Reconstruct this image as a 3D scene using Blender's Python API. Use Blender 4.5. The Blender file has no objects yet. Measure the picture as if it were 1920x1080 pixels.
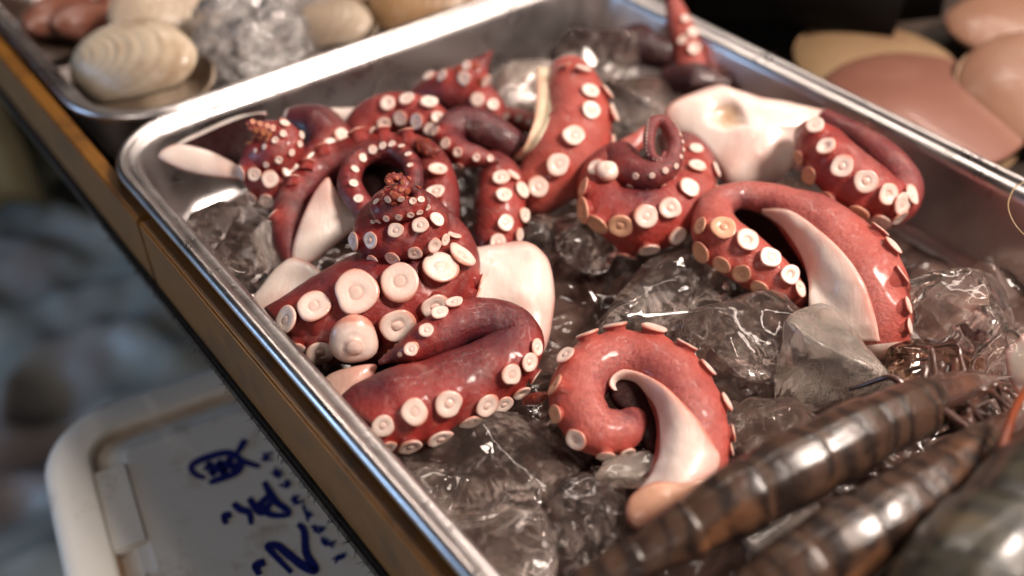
import bpy, bmesh, math, random
from mathutils import Vector, Matrix, noise
from mathutils.bvhtree import BVHTree
from mathutils.kdtree import KDTree
random.seed(7)
R = math.radians
scene = bpy.context.scene
C = scene.collection

# ------------------------------------------------------------------ camera
CAM_H, PITCH, FPX = 0.25, R(41.24), 1862.0
cam_data = bpy.data.cameras.new('camera')
cam = bpy.data.objects.new('camera', cam_data)
C.objects.link(cam)
cam.location = (0, 0, CAM_H)
cam.rotation_euler = (R(90) - PITCH, 0, 0)
cam_data.lens, cam_data.sensor_width = FPX / 1920 * 36, 36
cam_data.clip_start, cam_data.clip_end = 0.02, 50
cam_data.dof.use_dof = True
cam_data.dof.focus_distance = 0.372
cam_data.dof.aperture_fstop = 3.5
cam_data.dof.aperture_blades = 9
scene.camera = cam

# ------------------------------------------------------------------ world, lamps, exposure
world = bpy.data.worlds.new('World')
scene.world = world
world.use_nodes = True
bg = world.node_tree.nodes['Background']
bg.inputs[0].default_value = (0.55, 0.46, 0.42, 1)
bg.inputs[1].default_value = 0.018


def area(name, loc, target, size, power, col):
    d = bpy.data.lights.new(name, 'AREA')
    d.shape, d.size, d.energy, d.color = 'DISK', size, power, col
    o = bpy.data.objects.new(name, d)
    C.objects.link(o)
    o.location = loc
    o.rotation_euler = (Vector(target) - Vector(loc)).to_track_quat('-Z', 'Y').to_euler()
    return o


def bulb(name, loc, power, col, rad=0.03):
    d = bpy.data.lights.new(name, 'POINT')
    d.energy, d.color, d.shadow_soft_size = power, col, rad
    o = bpy.data.objects.new(name, d)
    C.objects.link(o)
    o.location = loc
    return o


WARM = (1.0, 0.85, 0.75)
area('stall_lamp', (0.68, 0.12, 0.85), (0.0, 0.36, 0), 0.24, 22, WARM)
area('front_fill_lamp', (-0.45, -1.15, 0.95), (-0.1, 0.35, 0), 0.7, 8.0, (1.0, 0.87, 0.79))  # added fill from behind the camera, brightens lid, board and sucker fronts
for bx_, by_, bz_ in ((-0.25, 0.95, 0.85), (0.35, 1.05, 0.85), (0.25, 0.75, 0.95), (0.5, 0.72, 0.9), (0.45, 0.4, 1.0), (0.9, 0.3, 0.75)):
    bulb('market_bulb', (bx_, by_, bz_), 2.7, WARM, 0.022)
for tx_, ty_, tz_, tl_ in ((0.05, 0.95, 0.75, 0.9), (0.75, 0.75, 0.70, 0.7)):
    tl = area('market_tube', (tx_, ty_, tz_), (0.0, 0.36, 0), 0.04, 3.0, WARM)
    tl.data.shape, tl.data.size, tl.data.size_y = 'RECTANGLE', tl_, 0.035
area('street_daylight', (-1.35, 0.15, 0.12), (-0.1, 0.35, -0.06), 0.5, 5.2, (0.40, 0.64, 1.0))

vs = scene.view_settings
vs.view_transform, vs.look, vs.exposure, vs.gamma = 'Standard', 'None', -0.27, 1.0
scene.cycles.use_denoising = True
scene.cycles.max_bounces = 10
scene.cycles.transmission_bounces = 10
scene.cycles.caustics_reflective = False
scene.cycles.caustics_refractive = True
scene.cycles.sample_clamp_indirect = 8.0
scene.cycles.blur_glossy = 1.0

# ------------------------------------------------------------------ camera geometry: pixel of the photograph (1920 wide) -> point at a height
SP, CP = math.sin(PITCH), math.cos(PITCH)
EYE = Vector((0, 0, CAM_H))
AXIS = Vector((0, CP, -SP))


def ray(x, y):
    u, v = x - 960, y - 540
    return Vector((u, FPX * CP - v * SP, -FPX * SP - v * CP)).normalized()


def at(x, y, z):
    d = ray(x, y)
    return EYE + d * ((z - CAM_H) / d.z)


def depth(p):
    return (p - EYE).dot(AXIS)


def proj(p):
    q = p - EYE
    w = q.dot(AXIS)
    return 960 + FPX * q.x / w, 540 - FPX * q.dot(Vector((0, SP, CP))) / w


# ------------------------------------------------------------------ object helpers
def tag(o, label=None, cat=None, group=None, kind=None):
    if label: o['label'] = label
    if cat: o['category'] = cat
    if group: o['group'] = group
    if kind: o['kind'] = kind
    return o


def empty(name, loc):
    o = bpy.data.objects.new(name, None)
    C.objects.link(o)
    o.location = loc
    o.empty_display_size = 0.01
    return o


def mesh_obj(name, verts, faces, mats, parent=None, base=None, smooth=True, mat_idx=None):
    base = base if base is not None else Vector((0, 0, 0))
    me = bpy.data.meshes.new(name)
    me.from_pydata([tuple(Vector(v) - base) for v in verts], [], faces)
    for m in (mats if isinstance(mats, (list, tuple)) else [mats]):
        me.materials.append(m)
    if mat_idx:
        me.polygons.foreach_set('material_index', mat_idx)
    if smooth:
        me.polygons.foreach_set('use_smooth', [True] * len(me.polygons))
    me.update()
    o = bpy.data.objects.new(name, me)
    C.objects.link(o)
    if parent:
        o.parent = parent
    else:
        o.location = base
    return o


def fix_normals(o):
    bm = bmesh.new()
    bm.from_mesh(o.data)
    bmesh.ops.recalc_face_normals(bm, faces=bm.faces)
    bm.to_mesh(o.data)
    bm.free()
    return o


def attr(o, name, vals):
    a = o.data.attributes.new(name, 'FLOAT', 'POINT')
    a.data.foreach_set('value', vals)


def catmull(pts, n=12, closed=False):
    """pts: list of Vectors of any size -> smooth dense list"""
    out = []
    L = len(pts)
    rng = range(L) if closed else range(L - 1)
    for i in rng:
        if closed:
            p0, p1, p2, p3 = (pts[(i + k) % L] for k in (-1, 0, 1, 2))
        else:
            p0, p1, p2, p3 = pts[max(i - 1, 0)], pts[i], pts[i + 1], pts[min(i + 2, L - 1)]
        for k in range(n):
            t = k / n
            out.append(0.5 * (2 * p1 + (p2 - p0) * t + (2 * p0 - 5 * p1 + 4 * p2 - p3) * t * t + (3 * p1 - p0 - 3 * p2 + p3) * t ** 3))
    if not closed:
        out.append(pts[-1].copy())
    return out


# ------------------------------------------------------------------ material helpers
def new_mat(name):
    m = bpy.data.materials.new(name)
    m.use_nodes = True
    nt = m.node_tree
    nt.nodes.clear()
    return m, nt


class NT:
    def __init__(s, name):
        s.m, s.t = new_mat(name)
        s.out = s.n('ShaderNodeOutputMaterial')

    def n(s, kind, **kw):
        nd = s.t.nodes.new(kind)
        for k, v in kw.items():
            setattr(nd, k, v)
        return nd

    def l(s, a, b):
        s.t.links.new(a, b)

    def set(s, sock, v):
        if hasattr(v, 'is_linked'):
            s.l(v, sock)
        elif isinstance(v, (tuple, list)) and len(v) == 3 and sock.type == 'RGBA':
            sock.default_value = (*v, 1)
        else:
            sock.default_value = v

    def coord(s, scale=(1, 1, 1), which='Object'):
        tc = s.n('ShaderNodeTexCoord')
        mp = s.n('ShaderNodeMapping')
        s.l(tc.outputs[which], mp.inputs[0])
        mp.inputs['Scale'].default_value = scale
        return mp.outputs[0]

    def noise(s, scale, detail=4, rough=0.55, vec=None, dist=0.0):
        nd = s.n('ShaderNodeTexNoise')
        nd.inputs['Scale'].default_value = scale
        nd.inputs['Detail'].default_value = detail
        nd.inputs['Roughness'].default_value = rough
        nd.inputs['Distortion'].default_value = dist
        s.l(vec if vec is not None else s.coord(), nd.inputs['Vector'])
        return nd.outputs['Fac']

    def voro(s, scale, feature='F1', vec=None, out='Distance'):
        nd = s.n('ShaderNodeTexVoronoi', feature=feature)
        nd.inputs['Scale'].default_value = scale
        s.l(vec if vec is not None else s.coord(), nd.inputs['Vector'])
        return nd.outputs[out]

    def ramp(s, fac, stops):
        nd = s.n('ShaderNodeValToRGB')
        el = nd.color_ramp.elements
        while len(el) < len(stops):
            el.new(0.5)
        for e, (p, c) in zip(el, stops):
            e.position = p
            e.color = (*c, 1) if isinstance(c, (tuple, list)) else (c, c, c, 1)
        s.l(fac, nd.inputs[0])
        return nd.outputs[0]

    def mix(s, fac, a, b, mode='MIX'):
        nd = s.n('ShaderNodeMix', data_type='RGBA', blend_type=mode)
        s.set(nd.inputs[0], fac)
        s.set(nd.inputs[6], a)
        s.set(nd.inputs[7], b)
        return nd.outputs[2]

    def math(s, op, a, b=None, clamp=False):
        nd = s.n('ShaderNodeMath', operation=op, use_clamp=clamp)
        s.set(nd.inputs[0], a)
        if b is not None:
            s.set(nd.inputs[1], b)
        return nd.outputs[0]

    def attr(s, name):
        nd = s.n('ShaderNodeAttribute', attribute_name=name)
        return nd.outputs['Fac']

    def bump(s, h, strength=0.3, dist=0.001, normal=None):
        nd = s.n('ShaderNodeBump')
        nd.inputs['Strength'].default_value = strength
        nd.inputs['Distance'].default_value = dist
        s.l(h, nd.inputs['Height'])
        if normal is not None:
            s.l(normal, nd.inputs['Normal'])
        return nd.outputs[0]

    def bsdf(s, **kw):
        nd = s.n('ShaderNodeBsdfPrincipled')
        for k, v in kw.items():
            s.set(nd.inputs[k.replace('_', ' ')], v)
        return nd

    def done(s, shader):
        s.l(shader, s.out.inputs[0])
        return s.m


def flesh_tone(name, oral, dorsal, deep, rough=0.34, wet=1.0):
    """wet cooked octopus skin: bright near the suckers (attribute oral), dusky and speckled on the back"""
    t = NT(name)
    big = t.noise(70, 3)
    fine = t.noise(900, 4, 0.7)
    o = t.math('ADD', t.attr('oral'), t.math('MULTIPLY', t.math('SUBTRACT', big, 0.5), 0.7), clamp=True)
    c = t.mix(o, dorsal, oral)
    sp = t.ramp(fine, [(0.42, 0.0), (0.62, 1.0)])
    dusk = t.math('MULTIPLY', sp, t.math('MULTIPLY', t.math('SUBTRACT', 1.0, o), 0.75))
    c = t.mix(dusk, c, deep)
    pale = t.ramp(t.noise(62, 6, 0.66, dist=0.8), [(0.54, 0.0), (0.78, 1.0)])
    c = t.mix(t.math('MULTIPLY', pale, 0.32 * wet), c, (0.66, 0.34, 0.28))
    bruise = t.ramp(t.noise(33, 5, 0.62), [(0.50, 0.0), (0.70, 1.0)])
    c = t.mix(t.math('MULTIPLY', bruise, t.math('SUBTRACT', 0.65, t.math('MULTIPLY', o, 0.5))), c, deep)
    pg = t.math('MULTIPLY', t.attr('purple'), t.ramp(t.noise(210, 5, 0.7), [(0.28, 0.25), (0.62, 1.0)]))
    c = t.mix(pg, c, (0.085, 0.016, 0.026))
    h = t.math('ADD', t.math('MULTIPLY', t.noise(330, 6, 0.72, dist=1.2), 1.0), t.math('MULTIPLY', t.voro(520, 'SMOOTH_F1'), 0.35))
    h = t.math('ADD', h, t.math('MULTIPLY', t.noise(95, 3, dist=1.5), 0.8))
    b = t.bsdf(Base_Color=c, Roughness=t.ramp(t.noise(300, 3), [(0.3, rough - 0.02), (0.7, rough + 0.22)]),
               Subsurface_Weight=0.22, Subsurface_Radius=(1.0, 0.28, 0.16), Subsurface_Scale=0.003,
               Coat_Weight=t.ramp(t.noise(130, 4), [(0.4, 0.0), (0.68, 0.38 * wet)]), Coat_Roughness=0.14, Specular_IOR_Level=0.5 * wet, Normal=t.bump(h, 0.52, 0.0012))
    return t.done(b.outputs[0])


M = {}
M['deep'] = flesh_tone('deep_red_skin', (0.34, 0.029, 0.021), (0.15, 0.014, 0.014), (0.035, 0.007, 0.010))
M['red'] = flesh_tone('red_skin', (0.39, 0.043, 0.030), (0.23, 0.036, 0.034), (0.06, 0.011, 0.015))
M['coral'] = flesh_tone('coral_skin', (0.43, 0.064, 0.043), (0.47, 0.125, 0.100), (0.22, 0.036, 0.038))
M['plum'] = flesh_tone('plum_skin', (0.34, 0.034, 0.027), (0.13, 0.020, 0.026), (0.020, 0.006, 0.009), 0.27)
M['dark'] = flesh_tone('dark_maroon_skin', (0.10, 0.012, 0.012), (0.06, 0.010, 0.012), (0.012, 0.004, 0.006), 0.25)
M['skin_and_shade'] = flesh_tone('black_skin_and_shade', (0.040, 0.009, 0.008), (0.026, 0.007, 0.007), (0.008, 0.003, 0.003), 0.34, 0.25)  # near-black skin; also the shade painted between the arched arm's limbs
M['tip'] = flesh_tone('orange_brown_tip_skin', (0.42, 0.085, 0.035), (0.24, 0.035, 0.022), (0.10, 0.016, 0.014))


def white_flesh(name, a, b, pinkish):
    t = NT(name)
    c = t.mix(t.noise(55, 4), a, b)
    c = t.mix(t.math('MULTIPLY', t.ramp(t.noise(28, 3), [(0.45, 0.0), (0.72, 1.0)]), 0.75), c, pinkish)
    fib = t.noise(1, 4, 0.6, t.coord((900, 160, 160)), 0.8)
    c = t.mix(t.math('MULTIPLY', t.ramp(fib, [(0.45, 0.0), (0.75, 1.0)]), 0.18), c, (0.52, 0.35, 0.29))
    c = t.mix(t.math('MULTIPLY', t.attr('rim'), t.ramp(t.noise(45, 4), [(0.3, 0.35), (0.6, 1.0)])), c, (0.60, 0.20, 0.145))
    c = t.mix(t.math('MULTIPLY', t.attr('tan'), 0.9), c, (0.52, 0.33, 0.19))
    c = t.mix(t.ramp(t.voro(95), [(0.03, 0.55), (0.055, 0.0)]), c, (0.33, 0.17, 0.11))
    h = t.math('ADD', t.math('ADD', t.noise(240, 5, 0.6), t.math('MULTIPLY', fib, 0.6)), t.math('MULTIPLY', t.noise(70, 3, dist=1.0), 1.2))
    s = t.bsdf(Base_Color=c, Roughness=0.33, Subsurface_Weight=0.5, Subsurface_Radius=(1.0, 0.6, 0.45), Subsurface_Scale=0.004,
               Coat_Weight=0.4, Coat_Roughness=0.12, Normal=t.bump(h, 0.3, 0.0009))
    return t.done(s.outputs[0])


M['flesh'] = white_flesh('white_cut_flesh', (0.80, 0.71, 0.65), (0.70, 0.58, 0.52), (0.64, 0.34, 0.28))
M['cream'] = white_flesh('cream_cut_flesh', (0.68, 0.58, 0.42), (0.60, 0.47, 0.32), (0.62, 0.33, 0.22))
M['tanflesh'] = white_flesh('tan_flesh', (0.50, 0.32, 0.18), (0.42, 0.25, 0.13), (0.40, 0.20, 0.12))
M['paleflesh'] = white_flesh('pale_pink_flesh', (0.70, 0.54, 0.47), (0.62, 0.44, 0.37), (0.56, 0.26, 0.20))
M['orangeflesh'] = white_flesh('orange_translucent_flesh', (0.60, 0.36, 0.25), (0.54, 0.27, 0.17), (0.52, 0.17, 0.11))
M['pinkflesh'] = white_flesh('pink_cut_flesh', (0.66, 0.46, 0.38), (0.62, 0.36, 0.29), (0.55, 0.20, 0.16))


def sucker_face(name, a, b):
    t = NT(name)
    c = t.mix(t.noise(2.2, 3), a, b)
    rad = t.n('ShaderNodeVectorMath', operation='LENGTH')
    t.l(t.coord((1, 1, 0)), rad.inputs[0])
    c = t.mix(t.ramp(rad.outputs['Value'], [(0.0, 0.30), (0.24, 0.18), (0.31, 0.50), (0.37, 0.10), (0.48, 0.0), (0.70, 0.0), (0.92, 0.40), (1.0, 0.95)]), c, (0.58, 0.24, 0.17))
    s = t.bsdf(Base_Color=c, Roughness=0.36, Subsurface_Weight=0.35, Subsurface_Radius=(1.0, 0.55, 0.4), Subsurface_Scale=0.0015,
               Coat_Weight=0.35, Coat_Roughness=0.15, Normal=t.bump(t.noise(4, 3), 0.06, 0.04))
    return t.done(s.outputs[0])


M['sucker'] = sucker_face('sucker_disc', (0.84, 0.72, 0.64), (0.80, 0.60, 0.52))
M['sucker_orange'] = sucker_face('orange_brown_sucker', (0.46, 0.17, 0.065), (0.36, 0.11, 0.045))
M['sucker_tan_shade'] = sucker_face('tan_and_shaded_sucker_disc', (0.70, 0.43, 0.28), (0.64, 0.34, 0.20))  # tan tip suckers; on the arms, shade painted into left-side sucker faces


def ice_mat(name, frost=0.25, tint=(0.96, 0.93, 0.92), rough=0.02, milk=(0.62, 0.55, 0.52), cloud=0.0):
    t = NT(name)
    h = t.math('ADD', t.noise(24, 3, 0.5, dist=0.6), t.math('MULTIPLY', t.noise(150, 3, 0.5), 0.05))
    nrm = t.bump(h, 0.35, 0.006)
    g = t.bsdf(Base_Color=tint, Roughness=rough, IOR=1.31, Transmission_Weight=1.0, Normal=nrm)
    d = t.bsdf(Base_Color=milk, Roughness=0.2, Coat_Weight=0.8, Coat_Roughness=0.04, Normal=nrm)
    vein = t.ramp(t.noise(48, 7, 0.75, dist=2.2), [(0.485, 0.0), (0.52, 0.9), (0.56, 0.04)])
    blot = t.ramp(t.noise(24, 4, 0.6), [(0.42, 0.0), (0.66, 1.0)])
    f = t.math('ADD', t.math('MULTIPLY', t.math('MULTIPLY', vein, blot), frost), t.math('MULTIPLY', t.noise(18, 3), cloud * 1.6), clamp=True)
    mx = t.n('ShaderNodeMixShader')
    t.l(f, mx.inputs[0])
    t.l(g.outputs[0], mx.inputs[1])
    t.l(d.outputs[0], mx.inputs[2])
    return t.done(mx.outputs[0])


def slush_mat():
    """wet slush and melt water over the steel, half see-through"""
    t = NT('crushed_ice')
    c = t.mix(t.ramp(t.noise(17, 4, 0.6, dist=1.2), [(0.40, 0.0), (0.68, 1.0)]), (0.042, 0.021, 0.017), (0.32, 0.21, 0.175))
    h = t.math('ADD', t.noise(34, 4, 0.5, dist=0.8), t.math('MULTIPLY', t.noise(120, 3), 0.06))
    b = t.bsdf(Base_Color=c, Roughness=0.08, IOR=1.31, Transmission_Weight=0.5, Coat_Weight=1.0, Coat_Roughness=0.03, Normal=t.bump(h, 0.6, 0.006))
    return t.done(b.outputs[0])


M['ice'] = ice_mat('clear_ice', 0.6, (0.98, 0.925, 0.895), milk=(0.66, 0.53, 0.47), cloud=0.05)
M['ice_heap'] = ice_mat('wet_white_ice', 1.0, milk=(0.85, 0.82, 0.80), cloud=0.22)
M['ice_milky'] = ice_mat('milky_ice', 0.5, (0.95, 0.91, 0.88), 0.10, (0.72, 0.62, 0.54), 0.30)
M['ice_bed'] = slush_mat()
M['ice_amber'] = ice_mat('amber_ice', 0.35, (0.85, 0.60, 0.46), 0.03, (0.45, 0.27, 0.19))
M['crack'] = None


def crack_mat():
    t = NT('white_crack_in_ice')
    tr = t.n('ShaderNodeBsdfTransparent')
    d = t.bsdf(Base_Color=(0.86, 0.82, 0.80), Roughness=0.15, Transmission_Weight=0.2, IOR=1.2)
    f = t.ramp(t.noise(70, 6, 0.72, dist=2.0), [(0.56, 0.0), (0.66, 0.75)])
    mx = t.n('ShaderNodeMixShader')
    t.l(f, mx.inputs[0])
    t.l(tr.outputs[0], mx.inputs[1])
    t.l(d.outputs[0], mx.inputs[2])
    return t.done(mx.outputs[0])


M['crack'] = crack_mat()


def steel(name, base=(0.66, 0.64, 0.63), rough=0.30):
    t = NT(name)
    st = t.coord((6, 900, 200))
    sm = t.noise(7, 3)
    b = t.bsdf(Base_Color=t.mix(t.ramp(sm, [(0.35, 0.0), (0.75, 0.5)]), base, (0.42, 0.36, 0.34)), Metallic=1.0,
               Roughness=t.ramp(t.noise(22, 5, 0.65), [(0.3, rough - 0.10), (0.75, rough + 0.14)]),
               Normal=t.bump(t.math('ADD', t.noise(1, 3, 0.5, st), t.math('MULTIPLY', t.noise(38, 3), 3.0)), 0.10, 0.0008))
    return t.done(b.outputs[0])


M['steel'] = steel('brushed_steel', (0.74, 0.70, 0.69), 0.31)


def plain(name, base, rough=0.5, alt=None, scale=20, bump=0.2, bscale=200, bdist=0.001, **kw):
    t = NT(name)
    c = t.mix(t.ramp(t.noise(scale, 6, 0.62), [(0.35, 0.0), (0.68, 1.0)]), base, alt or base)
    b = t.bsdf(Base_Color=c, Roughness=rough, Normal=t.bump(t.noise(bscale, 5), bump, bdist), **kw)
    return t.done(b.outputs[0])


# ------------------------------------------------------------------ trays
TA = at(164.5, 261, 0.0)                              # the tray's far left corner on the rim plane
E1 = Vector((0.784, 0.6207, 0)).normalized()                    # across the tray
E2 = Vector((E1.y, -E1.x, 0))                   # along the tray, towards the camera
TW, TL, TD = 0.311, 0.43, 0.048


def tpoint(a, b, z=0.0):
    return TA + E1 * a + E2 * b + Vector((0, 0, z))


def rrect(w, l, inset, rad, n=10):
    r = max(rad - inset, 0.004)
    out = []
    for cx, cy, a0 in ((w - inset - r, inset + r, -90), (w - inset - r, l - inset - r, 0), (inset + r, l - inset - r, 90), (inset + r, inset + r, 180)):
        for k in range(n + 1):
            a = R(a0 + 90 * k / n)
            out.append((cx + r * math.cos(a), cy + r * math.sin(a)))
    return out


def tray(name, w, l, dep, label, origin, rad=0.040):
    prof = []                                        # (inset, z) outside bottom -> rim -> inside bottom
    prof += [(0.016, -dep - 0.0012), (0.0125, -dep + 0.004), (0.0062, -0.006), (0.0048, -0.0040), (0.0020, -0.0046)]
    for k in range(9):                               # the rolled bead
        a = R(250 - 250 * k / 8)
        prof.append((0.0026 - 0.0026 * math.cos(a) * -1 - 0.0, -0.0022 + 0.0026 * math.sin(a)))
    prof += [(0.0078, -0.0012), (0.0100, -0.0030), (0.0112, -0.0065), (0.0150, -dep + 0.010), (0.0175, -dep + 0.003), (0.024, -dep)]
    vs_, fs = [], []
    rings = [rrect(w, l, i, rad) for i, z in prof]
    n = len(rings[0])
    for (i, z), rg in zip(prof, rings):
        vs_ += [origin + E1 * a + E2 * b + Vector((0, 0, z)) for a, b in rg]
    for k in range(len(prof) - 1):
        for j in range(n):
            fs.append((k * n + j, k * n + (j + 1) % n, (k + 1) * n + (j + 1) % n, (k + 1) * n + j))
    fs.append(tuple(range(n))[::-1])
    fs.append(tuple((len(prof) - 1) * n + j for j in range(n)))
    o = fix_normals(mesh_obj(name, vs_, fs, M['steel'], None, Vector((origin.x, origin.y, -dep))))
    return tag(o, label, 'tray')


MAIN_TRAY = tray('steel_tray', TW, TL, TD, 'shallow steel tray holding the octopus arms on crushed ice', TA)

def keep_in(p, gap=0.0008):
    """nothing in the tray reaches through its sloping sides"""
    q = p - TA
    a, b = q.dot(E1), q.dot(E2)
    if p.z > 0.0035 or p.z < -TD - 0.03:
        return p
    w = 0.0112 + max(0.0, min(1.0, (-0.0065 - p.z) / (TD - 0.0165))) * 0.004 + max(0.0, -0.038 - p.z) * 0.35 + gap
    if p.z > -0.0065:
        w -= 0.0112 * (p.z + 0.0065) / 0.010
    z = max(p.z, -TD + 0.001)
    r = 0.028
    a2, b2 = max(w, min(a, TW - w)), max(w, min(b, TL - w))
    ca, cb = min(max(a2, w + r), TW - w - r), min(max(b2, w + r), TL - w - r)
    d = math.hypot(a2 - ca, b2 - cb)
    if d > r:
        a2, b2 = ca + (a2 - ca) * r / d, cb + (b2 - cb) * r / d
    return TA + E1 * a2 + E2 * b2 + Vector((0, 0, z))


# ------------------------------------------------------------------ the bed of crushed ice
def ice_height(a, b):
    p = Vector((a, b, 0.37))
    w = noise.noise_vector(p * 55) * 0.006
    q = p + w
    d1, _ = noise.voronoi(q * 42)
    d2, _ = noise.voronoi(q * 95 + Vector((3, 7, 1)))
    h = -0.0375 + 0.012 * (d1[1] - d1[0]) + 0.003 * (d2[1] - d2[0]) + 0.007 * noise.noise(p * 18) - 0.012 * max(0, 1 - math.hypot(a, b) / 0.12) - 0.014 * max(0, min(1, (a - 0.21) / 0.05)) * max(0, min(1, (0.30 - b) / 0.06))
    edge = min(a - 0.012, TW - 0.012 - a, b - 0.012, TL - 0.012 - b)
    return max(-TD + 0.002 + 0.0006 * noise.noise(p * 90), h - 0.012 * max(0.0, 1 - edge / 0.03) ** 2)


def build_bed():
    na, nb = 210, 300
    a0, a1, b0, b1 = 0.0128, TW - 0.0128, 0.0128, TL - 0.0128
    vs_ = []
    for j in range(nb + 1):
        for i in range(na + 1):
            a, b = a0 + (a1 - a0) * i / na, b0 + (b1 - b0) * j / nb
            # keep inside the rounded corners
            r = 0.03
            ca, cb = min(max(a, a0 + r), a1 - r), min(max(b, b0 + r), b1 - r)
            d = math.hypot(a - ca, b - cb)
            if d > r:
                a, b = ca + (a - ca) * r / d, cb + (b - cb) * r / d
            z = ice_height(a, b)
            vs_.append(tpoint(a, b, z))
    fs = []
    for j in range(nb):
        for i in range(na):
            k = j * (na + 1) + i
            fs.append((k, k + na + 1, k + na + 2, k + 1))
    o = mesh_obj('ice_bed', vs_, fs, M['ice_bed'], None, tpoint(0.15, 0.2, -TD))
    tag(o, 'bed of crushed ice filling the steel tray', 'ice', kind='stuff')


build_bed()

ICE_GROUP = 'loose chunks of ice in the tray'


def ice_chunk(label, x, y, z, rx, ry, rz, mat='ice', seed=0, rot=0.0, cracks=1):
    """x, y in photo pixels for its middle, z in mm, half sizes in pixels (across, deep, high): a broken block with melted edges"""
    rnd = random.Random(seed * 13 + 5)
    c = at(x, y, z / 1000)
    k = depth(c) / FPX
    bm = bmesh.new()
    for i in range(16):
        while True:
            d = Vector((rnd.gauss(0, 1), rnd.gauss(0, 1), rnd.gauss(0, 1))).normalized()
            if abs(d.z) < 0.95:
                break
        m = max(abs(d.x), abs(d.y), abs(d.z))
        bm.verts.new(d * (0.62 + 0.38 / m * 0.8) * rnd.uniform(0.92, 1.12))
    r = bmesh.ops.convex_hull(bm, input=bm.verts[:])
    bmesh.ops.delete(bm, geom=[v for v in bm.verts if not v.link_faces], context='VERTS')
    bmesh.ops.dissolve_limit(bm, angle_limit=R(12), verts=bm.verts[:], edges=bm.edges[:])
    bmesh.ops.bevel(bm, geom=bm.edges[:], offset=0.10, segments=2, profile=0.6, affect='EDGES', clamp_overlap=True)
    bmesh.ops.triangulate(bm, faces=bm.faces[:])
    for _ in range(3):
        big = [e for e in bm.edges if e.calc_length() > 0.085]
        if big:
            bmesh.ops.subdivide_edges(bm, edges=big, cuts=1, use_grid_fill=False)
            bmesh.ops.triangulate(bm, faces=[f for f in bm.faces if len(f.verts) > 3])
    for _ in range(5):
        bmesh.ops.smooth_vert(bm, verts=bm.verts[:], factor=0.5, use_axis_x=True, use_axis_y=True, use_axis_z=True)
    rm = Matrix.Rotation(rot, 3, 'Z')
    off = Vector((seed * 3.1, seed * 1.7, seed * 0.9))
    for v in bm.verts:
        d = v.co.copy()
        p = d * 1.10 * (1 + 0.09 * noise.noise(d * 2.0 + off) + 0.018 * noise.noise(d * 5.5 + off))
        v.co = keep_in(c + rm @ Vector((p.x * rx * k, p.y * ry * k, p.z * rz * k))) - c
    bmesh.ops.recalc_face_normals(bm, faces=bm.faces)
    me = bpy.data.meshes.new('ice_chunk')
    bm.to_mesh(me)
    bm.free()
    me.materials.append(M[mat])
    me.polygons.foreach_set('use_smooth', [True] * len(me.polygons))
    o = bpy.data.objects.new('ice_chunk', me)
    C.objects.link(o)
    o.location = c
    for q in range(cracks):                          # white fracture faces inside the block
        ax = Vector((rnd.gauss(0, 1), rnd.gauss(0, 1), rnd.gauss(0, 1))).normalized()
        bx2 = ax.orthogonal().normalized()
        cx2 = ax.cross(bx2)
        vv, ff = [], []
        n = 18
        for j in range(n + 1):
            for i in range(n + 1):
                u, w = (i / n - 0.5) * 1.15, (j / n - 0.5) * 1.15
                p = bx2 * u + cx2 * w + ax * (0.16 * noise.noise(Vector((u * 2, w * 2, seed + q * 3.3))) + 0.05 * noise.noise(Vector((u * 7, w * 7, seed + q)))) + ax * rnd.uniform(-0.005, 0.005)
                vv.append(c + rm @ Vector((p.x * rx * k, p.y * ry * k, p.z * rz * k)))
        for j in range(n):
            for i in range(n):
                a = j * (n + 1) + i
                ff.append((a, a + 1, a + n + 2, a + n + 1))
        mesh_obj('crack', vv, ff, M['crack'], o, c)
    return tag(o, label, 'ice', ICE_GROUP)


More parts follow.
